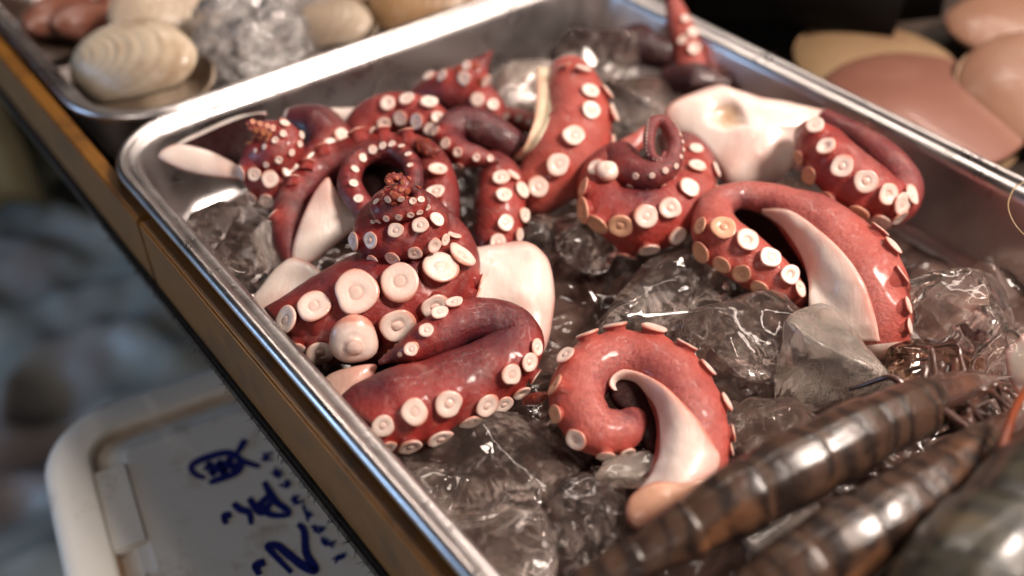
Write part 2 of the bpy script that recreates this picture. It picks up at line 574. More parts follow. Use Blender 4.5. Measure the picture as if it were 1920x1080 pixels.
for args in [
    ('large cloudy block of ice under the end of the arched arm', 1556, 672, -16, 130, 105, 108, 'ice_milky', 1, 0.2, 2),
    ('wide clear block of ice right behind the curled front arm', 1390, 648, -20, 150, 110, 90, 'ice', 2, 0.5, 3),
    ('rounded clear lump of ice between the upright arm and the spiral arm', 1095, 452, -20, 75, 65, 65, 'ice', 3, 0.1),
    ('flat clear slab of ice in the middle of the tray', 1210, 560, -25, 185, 95, 60, 'ice', 4, 0.3, 2),
    ('small ice lump beside the pale web of flesh', 1010, 455, -24, 52, 45, 50, 'ice', 5, 0.9, 0),
    ('dark wet ice lump with blue glints at the left wall', 440, 470, -24, 90, 110, 75, 'ice', 6, 0.4),
    ('pale blurred ice lump at the far wall behind the red arm tip', 985, 165, -16, 85, 80, 75, 'ice_milky', 7, 0.2),
    ('glinting ice lump in the far corner of the tray', 1120, 110, -15, 120, 80, 75, 'ice', 8, 0.7, 2),
    ('ice lump behind the upright arm with pale cut edge', 1200, 190, -16, 90, 70, 65, 'ice', 9, 0.2, 2),
    ('big dark clear ice lump at the right wall', 1790, 610, -20, 105, 105, 100, 'ice', 10, 0.5),
    ('amber tinted ice lump behind the prawns', 1775, 695, -20, 115, 85, 75, 'ice_amber', 11, 0.1, 2),
    ('clear ice lump at the right edge of the picture', 1895, 700, -14, 60, 70, 75, 'ice', 12, 0.2, 2),
    ('broad dark ice lump in front of the long front arm', 930, 895, -25, 185, 140, 80, 'ice', 13, 0.4),
    ('ice lump against the near left rim', 790, 930, -26, 95, 120, 75, 'ice', 14, 0.8, 2),
    ('ice lump with bright droplets at the bottom edge', 930, 1050, -18, 115, 100, 75, 'ice', 15, 0.1, 2),
    ('ice lump left of the first prawn', 1100, 980, -26, 125, 100, 75, 'ice', 16, 0.6),
    ('white frosty crumb of ice inside the curl of the front arm', 1175, 888, -22, 62, 40, 36, 'ice_milky', 17, 0.4),
    ('wet ice lump between the curled front arm and the first prawn', 1425, 805, -20, 105, 75, 65, 'ice', 18, 0.2, 3),
    ('grey pink ice lump between the two prawns', 1470, 1010, -22, 110, 90, 75, 'ice_milky', 19, 0.3),
]:
    ice_chunk(*args)

# water drops on the rim and upper sides of the tray
dv_, df_ = [], []
dr = random.Random(11)
for k in range(150):
    side = dr.random()
    w_ = dr.uniform(0.0016, 0.0108)
    if side < 0.45:
        p = tpoint(w_, dr.uniform(0.05, 0.34), 0)
    elif side < 0.8:
        p = tpoint(dr.uniform(0.05, 0.26), w_, 0)
    else:
        p = tpoint(TW - w_, dr.uniform(0.05, 0.34), 0)
    zz = 0.0002 if w_ < 0.006 else -0.0012 - max(0, w_ - 0.0085) * 0.9
    r_ = dr.uniform(0.0004, 0.0013) * (0.7 if w_ > 0.006 else 1)
    b0 = len(dv_)
    for i in range(4):
        for j in range(8):
            a = math.pi / 2 * i / 3.4
            g = 2 * math.pi * j / 8
            dv_.append(p + Vector((math.cos(a) * math.cos(g) * r_, math.cos(a) * math.sin(g) * r_, zz + math.sin(a) * r_ * 0.55)))
    for i in range(3):
        for j in range(8):
            df_.append((b0 + i * 8 + j, b0 + i * 8 + (j + 1) % 8, b0 + (i + 1) * 8 + (j + 1) % 8, b0 + (i + 1) * 8 + j))
    df_.append(tuple(b0 + 24 + j for j in range(8)))
wt = NT('water')
M['water'] = wt.done(wt.bsdf(Base_Color=(0.97, 0.97, 0.97), Roughness=0.0, IOR=1.33, Transmission_Weight=1.0).outputs[0])
mesh_obj('water_drops', dv_, df_, M['water'], MAIN_TRAY, MAIN_TRAY.location.copy())['kind'] = 'stuff'

# ------------------------------------------------------------------ octopus arms
def lathe(profile, n=28):
    vs_, fs, mi = [], [], []
    for r, z, m in profile[:-1]:
        for j in range(n):
            a = 2 * math.pi * j / n
            vs_.append((r * math.cos(a), r * math.sin(a), z))
    vs_.append((0, 0, profile[-1][1]))
    for k in range(len(profile) - 2):
        for j in range(n):
            fs.append((k * n + j, k * n + (j + 1) % n, (k + 1) * n + (j + 1) % n, (k + 1) * n + j))
            mi.append(profile[k + 1][2])
    k = len(profile) - 2
    for j in range(n):
        fs.append((k * n + j, k * n + (j + 1) % n, len(vs_) - 1))
        mi.append(profile[-1][2])
    return vs_, fs, mi


CUP = [(1.10, -1.0, 0), (0.96, -0.5, 0), (0.82, -0.12, 0), (0.78, 0.08, 0), (0.84, 0.22, 0), (0.94, 0.31, 0), (0.985, 0.36, 0)]
RIM = [(1.005, 0.40, 1), (1.0, 0.45, 1), (0.965, 0.495, 1), (0.91, 0.525, 1), (0.84, 0.535, 1)]
SUCKER_PROFILES = {
    'knob': CUP + RIM + [(0.6, 0.51, 1), (0.42, 0.485, 1), (0.36, 0.445, 1), (0.31, 0.445, 1), (0.26, 0.50, 1), (0.14, 0.54, 1), (0, 0.55, 1)],
    'dimple': CUP + RIM + [(0.6, 0.50, 1), (0.42, 0.47, 1), (0.34, 0.42, 1), (0.27, 0.36, 1), (0.20, 0.33, 1), (0.12, 0.34, 1), (0, 0.38, 1)],
    'flat': CUP + RIM + [(0.68, 0.53, 1), (0.50, 0.52, 1), (0.38, 0.505, 1), (0.33, 0.48, 1), (0.28, 0.50, 1), (0.12, 0.52, 1), (0, 0.52, 1)],
    'bulge': CUP + [(1.02, 0.42, 1), (1.0, 0.55, 1), (0.9, 0.72, 1), (0.7, 0.86, 1), (0.5, 0.93, 1), (0.42, 0.94, 1), (0.36, 1.0, 1), (0.24, 1.08, 1), (0.1, 1.12, 1), (0, 1.13, 1)],
    'egg': CUP + [(1.02, 0.42, 1), (1.0, 0.6, 1), (0.9, 0.8, 1), (0.7, 0.98, 1), (0.45, 1.1, 1), (0.2, 1.15, 1), (0, 1.16, 1)],
}
_sucker_mesh = {}


def sucker_mesh(kind, skin, face, var):
    key = (kind, skin, face, var)
    if key not in _sucker_mesh:
        vs_, fs, mi = lathe(SUCKER_PROFILES[kind])
        rnd = random.Random(hash((kind, var)) % 1000 if False else var * 17 + len(kind))
        ph = Vector((rnd.random() * 9, rnd.random() * 9, rnd.random() * 9))
        vv = []
        for v in vs_:
            p = Vector(v)
            q = p * (1 + 0.22 * noise.noise(Vector((p.x, p.y, 0)).normalized() * 0.9 + ph) if p.length > 0 else 1)
            q.z = p.z + 0.03 * noise.noise(Vector((p.x * 1.3, p.y * 1.3, 0)) + ph)
            vv.append(tuple(q))
        me = bpy.data.meshes.new('sucker')
        me.from_pydata(vv, [], fs)
        me.materials.append(M[skin])
        me.materials.append(M[face])
        me.polygons.foreach_set('material_index', mi)
        me.polygons.foreach_set('use_smooth', [True] * len(fs))
        me.attributes.new('oral', 'FLOAT', 'POINT').data.foreach_set('value', [0.9] * len(vv))
        _sucker_mesh[key] = me
    return _sucker_mesh[key]


ASPECT = {(512, 612): .5, (547, 603): .6, (592, 582): .75, (821, 505): .8, (861, 485): .38, (850, 446): .35, (664, 452): .45, (696, 450): .8, (818, 414): .7,
          (1098, 396): .42, (1122, 416): .55, (1163, 419): .82, (1308, 408): .55, (1098, 352): .25, (1216, 466): .45, (1305, 278): .7, (1259, 391): .95,
          (1687, 380): .5, (1707, 366): .3, (1683, 406): .35, (1662, 364): .75, (1649, 416): .55, (1606, 400): .7, (1529, 235): .75, (1498, 296): .45, (1517, 331): .75,
          (672, 804): .7, (717, 795): .85, (991, 747): .45, (952, 769): .65, (884, 795): .6, (826, 822): .5, (770, 835): .45, (722, 840): .5, (686, 838): .4, (1006, 651): .6, (991, 679): .75, (957, 702): .85,
          (852, 567): .5, (824, 586): .75, (1316, 425): .5, (1315, 475): .65, (1496, 542): .5, (1451, 560): .6, (1425, 539): .65,
          (1107, 171): .7, (1108, 207): .75, (961, 330): .4, (962, 330): .4, (979, 357): .55, (984, 403): .6, (973, 440): .45, (642, 257): .55, (624, 277): .85, (454, 322): .35, (473, 372): .45, (501, 377): .7,
          (821, 320): .6, (817, 362): .7, (1061, 666): .5, (1044, 724): .35, (1042, 776): .6, (1135, 852): .45, (1176, 849): .45, (1079, 825): .8, (814, 573): .8, (600, 660): .8, (556, 660): .7}
ARM_GROUP = 'pieces of boiled octopus in the tray'


def sample_path(cps, step=0.30):
    raw = []
    for x, y, z, r in cps:
        p = at(x, y, z / 1000)
        raw.append(Vector((p.x, p.y, p.z, r * depth(p) / FPX)))
    dense = catmull(raw, 24)
    out = [dense[0]]
    acc = 0
    for a, b in zip(dense, dense[1:]):
        acc += (b.xyz - a.xyz).length
        if acc >= max(step * 0.16 * max(b.w, 0.003), 0.00045):
            out.append(b)
            acc = 0
    if (out[-1].xyz - dense[-1].xyz).length > 1e-5:
        out.append(dense[-1])
    return out


class Arm:
    pass


def octopus_arm(label, cps, suckers=(), skin='red', tip='round', start='flesh', tiny=None, flat=1.0, name='octopus_tentacle', lump=0.05, cat='octopus tentacle', nseg=40, face='sucker', purple=()):
    """cps: (x, y, z mm, radius px) along its middle; suckers: (x, y, diameter px[, kind[, face]])"""
    P = sample_path(cps)
    N = len(P)
    pos = [p.xyz for p in P]
    rad = [max(p.w, 0.0004) for p in P]
    # smooth radii a little
    for _ in range(3):
        rad = [rad[0]] + [(rad[i - 1] + 2 * rad[i] + rad[i + 1]) / 4 for i in range(1, N - 1)] + [rad[-1]]
    tan = [(pos[min(i + 1, N - 1)] - pos[max(i - 1, 0)]).normalized() for i in range(N)]
    nrm = []
    ref = Vector((0, 0, 1))
    cur = (ref - tan[0] * ref.dot(tan[0])).normalized()
    for i in range(N):
        cur = (cur - tan[i] * cur.dot(tan[i])).normalized()
        nrm.append(cur)
    # rounded end rings
    rings = []

    def endcap(i, sgn, k=6):
        out = []
        for q in range(k):
            a = math.pi / 2 * (q + 0.35) / k
            out.append((pos[i] + tan[i] * sgn * rad[i] * math.cos(a) * 0.55, rad[i] * math.sin(a), i))
        return out
    rings += endcap(0, -1)
    n_cap0 = len(rings)
    rings += [(pos[i], rad[i], i) for i in range(N)]
    n_body1 = len(rings)
    rings += list(reversed(endcap(N - 1, 1)))
    off = Vector((cps[0][0] * 0.013, cps[0][1] * 0.017, 0.3))
    vs_, fs, mi = [], [], []
    for c, r, i in rings:
        b = tan[i].cross(nrm[i])
        for j in range(nseg):
            a = 2 * math.pi * j / nseg
            d = nrm[i] * math.cos(a) + b * math.sin(a)
            q = c + d * r
            f = 1 + lump * noise.noise(q * 75 + off) * 1.6 + 0.02 * noise.noise(q * 260 + off)
            vs_.append(keep_in(c + d * r * f))
    nr = len(rings)
    for k in range(nr - 1):
        m = 1 if (start == 'flesh' and k < n_cap0 - 1) else 0
        for j in range(nseg):
            fs.append((k * nseg + j, k * nseg + (j + 1) % nseg, (k + 1) * nseg + (j + 1) % nseg, (k + 1) * nseg + j))
            mi.append(m)
    c0 = len(vs_)
    vs_.append(sum(vs_[:nseg], Vector()) / nseg)
    c1 = len(vs_)
    vs_.append(sum((vs_[(nr - 1) * nseg + j] for j in range(nseg)), Vector()) / nseg)
    for j in range(nseg):
        fs.append((c0, (j + 1) % nseg, j))
        mi.append(1 if start == 'flesh' else 0)
        fs.append((c1, (nr - 1) * nseg + j, (nr - 1) * nseg + (j + 1) % nseg))
        mi.append(0)
    bvh = BVHTree.FromPolygons(vs_, fs)
    # which way each spot of the surface faces, from its own ring
    vn = [None] * len(vs_)
    ctr = [c for c, r, i in rings for _ in range(nseg)] + [pos[0], pos[-1]]
    kd_v = KDTree(len(vs_))
    for k, v in enumerate(vs_):
        kd_v.insert(v, k)
    kd_v.balance()

    def surf(x, y):
        d = ray(x, y)
        h = bvh.ray_cast(EYE, d)
        if h[0] is None:
            best = None
            for s in range(60):
                q = EYE + d * (0.22 + 0.5 * s / 60)
                nb = bvh.find_nearest(q)
                if best is None or nb[3] < best[3]:
                    best = nb
            h = best
        p = h[0]
        acc = Vector()
        for co, k, dist in kd_v.find_n(p, 9):
            if k < len(ctr):
                acc += (co - ctr[k]).normalized()
        return p, acc.normalized()

    placed = []
    for s in suckers:
        x, y, dpx = s[:3]
        kind = s[3] if len(s) > 3 and s[3] else random.choice(('knob', 'knob', 'dimple', 'flat'))
        fc = s[4] if len(s) > 4 else face
        tx, ty = x, y
        for it in range(4):
            p, nv = surf(tx, ty)
            rs = dpx / 2 * depth(p) / FPX
            if kind in ('edge', 'back'):
                dv = (p - EYE).normalized()
                nv = (nv - dv * nv.dot(dv)).normalized()
                for _ in range(3):
                    p = bvh.find_nearest(p + nv * rs * 0.8)[0]
                break
            qx, qy = proj(p + nv * rs * (0.42 if kind not in ('bulge', 'egg') else 0.6))
            tx += (x - qx) * 0.8
            ty += (y - qy) * 0.8
        if kind in ('edge', 'back'):
            nv = (nv + dv * (-0.10 if kind == 'edge' else 0.30)).normalized()
            kind = 'flat'
        else:
            p, nv = surf(tx, ty)
            if (x, y) in ASPECT:                     # how far this disc is turned from the eye in the photograph
                av = ASPECT[(x, y)]
                dv = (p - EYE).normalized()
                nv = ((nv - dv * nv.dot(dv)).normalized() * math.sqrt(1 - av * av) - dv * av).normalized()
        placed.append((p, nv, rs, kind, fc))
    base = pos[0].copy()
    root = empty(name, base)
    tag(root, label, cat, ARM_GROUP)
    # swelling under every sucker, and how near each vertex is to the sucker side
    oral = [0.0] * len(vs_)
    if placed:
        kd = KDTree(len(placed))
        for k, pl in enumerate(placed):
            kd.insert(pl[0], k)
        kd.balance()
        for k, v in enumerate(vs_):
            best, push = 0.0, 0.0
            i = min(max(k // nseg - n_cap0, 0), N - 1)
            ra = rad[i]
            for co, q, dist in kd.find_n(v, 4):
                rs = placed[q][2]
                best = max(best, math.exp(-(dist / (0.55 * ra + 0.9 * rs)) ** 2))
                push = max(push, rs * 0.34 * math.exp(-(dist / (1.0 * rs)) ** 2))
            oral[k] = best
            if k < len(ctr):
                vs_[k] = v + (v - ctr[k]).normalized() * push if (v - ctr[k]).length > 1e-6 else v
    body = mesh_obj('skin', vs_, fs, [M[skin], M['flesh']], root, base, True, mi)
    attr(body, 'oral', oral)
    pig = [0.0] * len(vs_)
    for x, y, rp in purple:
        pc = surf(x, y)[0]
        rr = rp * depth(pc) / FPX
        pig = [max(a, math.exp(-((v - pc).length / rr) ** 2)) for a, v in zip(pig, vs_)]
    attr(body, 'purple', pig)
    for q, (p, nv, rs, kind, fc) in enumerate(placed):
        o = bpy.data.objects.new('sucker', sucker_mesh(kind, skin, fc, q % 9))
        C.objects.link(o)
        o.parent = root
        rotq = nv.to_track_quat('Z', 'Y').to_matrix().to_4x4()
        jit = Matrix.Rotation(random.uniform(0, 6.28), 4, 'Z')
        tilt = Matrix.Rotation(random.uniform(-0.12, 0.12), 4, 'X') @ Matrix.Rotation(random.uniform(-0.12, 0.12), 4, 'Y')
        sx = random.uniform(0.94, 1.0)
        o.matrix_local = Matrix.Translation(p + nv * rs * 0.10 - base) @ rotq @ tilt @ jit @ Matrix.Diagonal((rs, rs * sx, rs, 1))
        if kind in ('bulge', 'egg'):
            o['label'] = 'swollen pale sucker bulging outward'
    # tiny suckers towards the tip, in two rows on the outer side of the bend
    if tiny:
        t0, t1, size = tiny[:3]
        tv, tf, tm, ta = [], [], [], []
        pv, pf, pm = lathe([(0.8, -0.3, 0), (0.78, 0.1, 0), (1.0, 0.42, 0), (1.0, 0.5, 1), (0.85, 0.58, 1), (0.35, 0.5, 1), (0, 0.52, 1)], 10)
        i = int(t0 * (N - 1))
        side = 1
        while i < int(t1 * (N - 1)):
            w = max(3, N // 30)
            a, b = pos[max(i - w, 0)], pos[min(i + w, N - 1)]
            cv = pos[i] * 2 - a - b
            cv = cv - tan[i] * cv.dot(tan[i])
            if cv.length < 1e-7:
                cv = nrm[i]
            cv.normalize()
            d = (Matrix.Rotation(side * R(38) + random.uniform(-0.1, 0.1), 3, tan[i]) @ cv).normalized()
            rs = rad[i] * size * random.uniform(0.85, 1.1)
            m4 = Matrix.Translation(pos[i] + d * rad[i] * 0.97) @ d.to_track_quat('Z', 'Y').to_matrix().to_4x4() @ Matrix.Diagonal((rs, rs, rs, 1))
            k0 = len(tv)
            tv += [m4 @ Vector(v) for v in pv]
            tf += [tuple(k0 + q for q in f) for f in pf]
            tm += pm
            side = -side
            go = rs * 1.15
            while go > 0 and i < N - 1:
                go -= (pos[i + 1] - pos[i]).length
                i += 1
            if i >= N - 2:
                break
        if tv:
            o = mesh_obj('tip_suckers', tv, tf, [M['tip'], M[tiny[3] if len(tiny) > 3 else 'sucker_tan_shade']], root, base, True, tm)
            attr(o, 'oral', [0.8] * len(tv))
            o['kind'] = 'stuff'
    A = Arm()
    A.root, A.base, A.bvh, A.skin = root, base, BVHTree.FromPolygons(vs_, fs), skin
    return A


def drape(A, outer, inner, name='cut_flesh', mat='flesh', bulge=2.0, thick=5.0, nu=70, nv_=18, lift=0.35, zf=-14):
    """a slab of bare cut flesh lying on the arm between two edge lines given in photo pixels"""
    def line(pl):
        d = catmull([Vector((p[0], p[1], 0)) for p in pl], 16)
        L = [0.0]
        for a, b in zip(d, d[1:]):
            L.append(L[-1] + (b - a).length)
        out = []
        for k in range(nu + 1):
            s = L[-1] * k / nu
            j = 0
            while j < len(L) - 2 and L[j + 1] < s:
                j += 1
            t = (s - L[j]) / max(L[j + 1] - L[j], 1e-9)
            out.append(d[j].lerp(d[j + 1], min(max(t, 0), 1)))
        return out
    lo, li = line(outer), line(inner)
    dist = []
    for u in range(nu + 1):
        row = []
        for v in range(nv_ + 1):
            q = lo[u].lerp(li[u], v / nv_)
            d = ray(q.x, q.y)
            h = A.bvh.ray_cast(EYE, d)
            z_d = ((zf / 1000) - CAM_H) / d.z
            row.append(h[3] if h[0] is not None and h[3] < z_d + 0.01 else None)
        dist.append(row)
    # fill misses from neighbours, then smooth
    flat = [x for r in dist for x in r if x is not None]
    for u in range(nu + 1):
        known = [x for x in dist[u] if x is not None]
        m = sum(known) / len(known) if known else (sum(flat) / len(flat) if flat else 0.35)
        dist[u] = [x if x is not None else m for x in dist[u]]
    for _ in range(14):
        nd = [r[:] for r in dist]
        for u in range(nu + 1):
            for v in range(nv_ + 1):
                s = [dist[min(max(u + a, 0), nu)][min(max(v + b, 0), nv_)] for a, b in ((0, 0), (1, 0), (-1, 0), (0, 1), (0, -1))]
                nd[u][v] = min(sum(s) / 5, dist[u][v] + 0.0006)
        dist = nd
    top, bot = [], []
    for u in range(nu + 1):
        e_u = min(1.0, min(u, nu - u) / 5)
        for v in range(nv_ + 1):
            q = lo[u].lerp(li[u], v / nv_)
            d = ray(q.x, q.y)
            e = math.sin(math.pi * v / nv_) ** 0.5
            p = EYE + d * (dist[u][v] - lift / 1000)
            p += (-d * 0.7 + Vector((0, 0, 0.3))) * bulge / 1000 * e * (0.4 + 0.6 * e_u) + d * 0.0004 * noise.noise(p * 160)
            top.append(p)
            bot.append(EYE + d * (dist[u][v] + thick / 1000 * (0.25 + 0.75 * e)))
    w = nv_ + 1
    vs_ = top + bot
    o2 = len(top)
    fs = []
    for u in range(nu):
        for v in range(nv_):
            k = u * w + v
            fs.append((k, k + 1, k + w + 1, k + w))
            fs.append((o2 + k, o2 + k + w, o2 + k + w + 1, o2 + k + 1))
    for u in range(nu):
        for v in (0, nv_):
            k = u * w + v
            fs.append((k, k + w, o2 + k + w, o2 + k))
    for v in range(nv_):
        for u in (0, nu):
            k = u * w + v
            fs.append((k, k + 1, o2 + k + 1, o2 + k))
    o = fix_normals(mesh_obj(name, vs_, fs, M[mat], A.root, A.base))
    attr(o, 'oral', [0.4] * len(vs_))
    attr(o, 'rim', [max(0.0, 1 - v / 8) ** 1.6 for u in range(nu + 1) for v in range(nv_ + 1)] * 2)
    return o


def slab(name, outline, z, mat, n=(0, -0.5, 0.87), front=4.0, back=4.0, parent=None, base=None, rings=14, dents=(), wob=0.5, soft=0.0022):
    """a cushion of flesh: outline in photo pixels on the plane through the middle of the outline at height z (mm) facing n"""
    n = Vector(n).normalized()
    cx = sum(p[0] for p in outline) / len(outline)
    cy = sum(p[1] for p in outline) / len(outline)
    c = at(cx, cy, z / 1000)

    def onplane(x, y):
        d = ray(x, y)
        return EYE + d * ((c - EYE).dot(n) / d.dot(n))
    rim = [onplane(p.x, p.y) for p in catmull([Vector((a, b, 0)) for a, b in outline], 8, True)]
    m = len(rim)
    vs_, fs, tans = [], [], []
    prof = []
    for k in range(rings):                              # back pole side first
        s = k / rings
        prof.append((math.sin(s * math.pi / 2) if k else 0.04, -back / 1000 * math.cos(s * math.pi / 2)))
    for k in range(rings + 1):
        s = 1 - k / rings
        prof.append((math.sin(s * math.pi / 2) ** 0.8 if s > 0 else 0.04, front / 1000 * math.cos(s * math.pi / 2)))
    for sc, h in prof:
        for p in rim:
            q = c + (p - c) * sc + n * h
            tn_ = 0.0
            for dx, dy, dr, dd in dents:
                dc = onplane(dx, dy)
                rr = dr * depth(dc) / FPX
                g_ = math.exp(-(((c + (p - c) * sc) - dc).length / rr) ** 6) * (1 if h > 0 else 0)
                q -= n * dd / 1000 * g_
                tn_ = max(tn_, g_)
            q += n * (wob / 1000 * noise.noise(q * 110) + (soft * noise.noise(q * 48) if h > 0 else 0)) + (p - c) * sc * 0.05 * noise.noise(q * 60)
            vs_.append(keep_in(q))
            tans.append(tn_)
    K = len(prof)
    for k in range(K - 1):
        for j in range(m):
            fs.append((k * m + j, k * m + (j + 1) % m, (k + 1) * m + (j + 1) % m, (k + 1) * m + j))
    fs.append(tuple(range(m))[::-1])
    fs.append(tuple((K - 1) * m + j for j in range(m)))
    o = fix_normals(mesh_obj(name, vs_, fs, M[mat], parent, base if base is not None else c))
    attr(o, 'oral', [0.35] * len(vs_))
    attr(o, 'tan', tans)
    attr(o, 'rim', [max(0.0, (sc - 0.80) / 0.2) ** 2 for sc, h in prof for _ in range(m)])
    return o


E = 'edge'
# --- the long arm lying along the front left
A1 = octopus_arm('long red arm doubled back on itself, white suckers along its lower edge',
    [(628, 790, -16, 40), (668, 788, -15, 62), (740, 768, -14, 78), (820, 742, -13, 70), (900, 705, -12, 63), (958, 665, -9, 56), (968, 625, -6, 46), (925, 600, -3, 40), (868, 604, -2, 41), (815, 632, -3, 40), (772, 656, -5, 29), (738, 668, -7, 14), (712, 680, -8, 5)],
    [(672, 804, 38), (717, 795, 46), (776, 772, 52), (842, 756, 54), (911, 761, 48), (952, 769, 40), (991, 747, 40), (884, 795, 46), (826, 822, 52), (770, 835, 50), (722, 840, 44), (686, 838, 30), (957, 702, 44), (991, 679, 38), (1006, 651, 34), (1015, 710, 34, E), (852, 567, 36), (824, 586, 34), (800, 620, 30), (771, 656, 28)],
    'deep', tiny=(0.88, 0.99, 0.3), purple=((885, 640, 60), (930, 625, 50), (700, 715, 40)))
slab('web', [(596, 742), (612, 706), (660, 690), (705, 684), (690, 715), (650, 745), (622, 780)], -16, 'pinkflesh', (0, -0.4, 0.9), 3, 3, A1.root, A1.base)

# --- the thick arm with the biggest suckers, its end wound up into a tower
A2 = octopus_arm('thickest arm with the biggest white suckers, its end wound up into a conical tower',
    [(482, 618, -16, 20), (512, 612, -15, 42), (562, 608, -14, 68), (640, 592, -13, 94), (730, 566, -11, 99), (808, 536, -8, 84), (846, 490, -4, 56), (838, 436, 3, 36), (800, 402, 8, 30), (750, 390, 10, 30), (706, 412, 11, 35), (702, 443, 12, 39), (745, 450, 14, 42), (798, 436, 17, 38), (812, 402, 20, 27), (786, 374, 22, 20), (745, 366, 23, 19), (717, 379, 24, 20), (720, 395, 25, 22), (755, 393, 27, 23), (784, 383, 29, 18), (782, 364, 31, 12), (758, 354, 32, 11), (736, 358, 33, 13), (734, 368, 34, 14), (750, 360, 36, 15), (760, 346, 38, 12), (747, 334, 40, 9), (730, 335, 42, 7), (728, 345, 43, 4)],
    [(512, 612, 54), (547, 603, 62), (592, 582, 68), (668, 548, 86), (751, 527, 74), (821, 505, 68), (861, 485, 62), (850, 446, 30), (556, 660, 46), (600, 660, 54), (665, 640, 96, 'bulge'), (743, 609, 68, 'knob'), (814, 573, 56), (873, 548, 44, E), (884, 522, 40, E),
     (664, 452, 36), (696, 450, 34), (742, 432, 32, 'knob'), (788, 424, 34, 'knob'), (818, 414, 32), (736, 484, 30), (778, 474, 30), (814, 460, 30), (834, 449, 26), (699, 488, 26),
     (706, 378, 16), (727, 374, 15), (752, 373, 15), (774, 377, 15), (790, 374, 14), (700, 416, 12), (709, 415, 13), (724, 410, 14), (748, 407, 15), (770, 403, 14), (787, 398, 14), (801, 389, 14), (735, 340, 8, 'knob', 'sucker_orange'), (745, 334, 8, 'knob', 'sucker_orange'), (755, 342, 9, 'knob', 'sucker_orange'), (728, 350, 8, 'knob', 'sucker_orange'), (741, 351, 8, 'knob', 'sucker_orange'), (752, 356, 9, 'knob', 'sucker_orange'), (762, 360, 9, 'knob', 'sucker_orange'), (735, 362, 9, 'knob', 'sucker_orange'), (748, 368, 10, 'knob', 'sucker_orange'), (722, 356, 8, 'knob', 'sucker_orange'), (729, 340, 8, 'knob', 'sucker_orange')],
    'deep', purple=((600, 530, 40), (690, 495, 40), (770, 488, 30)), tiny=(0.82, 0.995, 0.42, 'tip'))

# --- arm cut open to white flesh behind the tower, and the ring in front of it
A3 = octopus_arm('dark red arm cut open to white flesh, arching behind the wound tower',
    [(546, 500, -14, 10), (538, 450, -11, 26), (550, 380, -6, 34), (592, 325, -2, 36), (655, 290, 3, 31), (735, 280, 6, 30), (795, 298, 6, 36), (818, 345, 3, 40), (825, 410, -4, 38)],
    [(821, 320, 38), (817, 362, 40), (725, 254, 38, 'back'), (765, 258, 34, 'back'), (683, 268, 36, 'back'), (610, 298, 30, 'back'), (570, 330, 28, 'back'), (548, 356, 26, 'back'), (522, 420, 26, 'back')],
    'deep')
slab('cut_flesh', [(613, 330), (588, 362), (560, 425), (548, 475), (555, 508), (600, 484), (650, 442), (694, 408), (668, 400), (642, 376), (624, 346)], -3, 'flesh', (0.15, -0.6, 0.8), 3, 6, A3.root, A3.base)
slab('web', [(612, 335), (640, 300), (690, 272), (760, 280), (790, 320), (785, 400), (720, 420), (660, 405), (630, 375)], -9, 'skin_and_shade', (0.1, -0.5, 0.85), 2, 5, A3.root, A3.base)
A3b = octopus_arm('thin arm end bent into a dark ring of small suckers above the white cut flesh',
    [(704, 412, 2, 25), (676, 385, 5, 25), (655, 345, 8, 23), (668, 304, 10, 21), (703, 285, 12, 19), (742, 284, 14, 18), (770, 304, 15, 18), (777, 338, 14, 17), (768, 366, 10, 14)],
    [(671, 373, 20), (663, 344, 19), (665, 317, 18), (680, 296, 18), (699, 281, 18), (718, 273, 16), (735, 270, 16), (753, 274, 15), (766, 289, 15), (769, 310, 13), (766, 337, 12)],
    'plum', start='skin', nseg=28)
octopus_arm('knobbly orange brown arm tip poking out beside the dark ring',
    [(778, 268, 10, 8), (792, 274, 13, 15), (804, 284, 14, 16), (814, 284, 15, 11), (826, 280, 16, 3)], [], 'tip', tiny=(0.08, 0.97, 0.30, 'tip'), start='skin', nseg=20, lump=0.35)

# --- far left arm wound into a cone, with its open flap
A4 = octopus_arm('dark red arm at the far left corner wound up to an orange knobbly cone',
    [(545, 228, 2, 26), (596, 238, 1, 42), (618, 274, -2, 44), (582, 322, -5, 43), (525, 345, -6, 43), (487, 322, -1, 37), (492, 294, 5, 36), (524, 284, 9, 40), (532, 262, 13, 34), (508, 250, 16, 27), (488, 242, 19, 17), (470, 232, 22, 6)],
    [(454, 322, 32), (477, 327, 28), (507, 336, 34), (547, 321, 38), (590, 302, 36), (624, 277, 40), (642, 257, 40), (473, 372, 30), (501, 377, 32), (531, 250, 14), (516, 263, 14), (496, 275, 12), (479, 282, 10), (547, 286, 14), (523, 300, 16), (499, 309, 13), (565, 253, 18), (534, 231, 20), (562, 270, 14), (462, 232, 11, 'knob', 'sucker_orange'), (474, 228, 12, 'knob', 'sucker_orange'), (487, 232, 12, 'knob', 'sucker_orange'), (500, 236, 12, 'knob', 'sucker_orange'), (512, 240, 12, 'knob', 'sucker_orange'), (468, 243, 12, 'knob', 'sucker_orange'), (481, 244, 13, 'knob', 'sucker_orange'), (494, 248, 13, 'knob', 'sucker_orange'), (506, 252, 12, 'knob', 'sucker_orange'), (476, 256, 12, 'knob', 'sucker_orange'), (488, 260, 12, 'knob', 'sucker_orange'), (500, 262, 12, 'knob', 'sucker_orange'), (470, 268, 11, 'knob', 'sucker_orange'), (464, 254, 11, 'knob', 'sucker_orange'), (460, 242, 10, 'knob', 'sucker_orange')],
    'plum', tiny=(0.85, 0.99, 0.34, 'tip'))
slab('web', [(304, 296), (345, 268), (450, 220), (498, 216), (485, 250), (462, 290), (458, 334), (400, 328), (340, 316)], -2, 'skin_and_shade', (0.1, -0.6, 0.8), 1.5, 5, A4.root, A4.base)
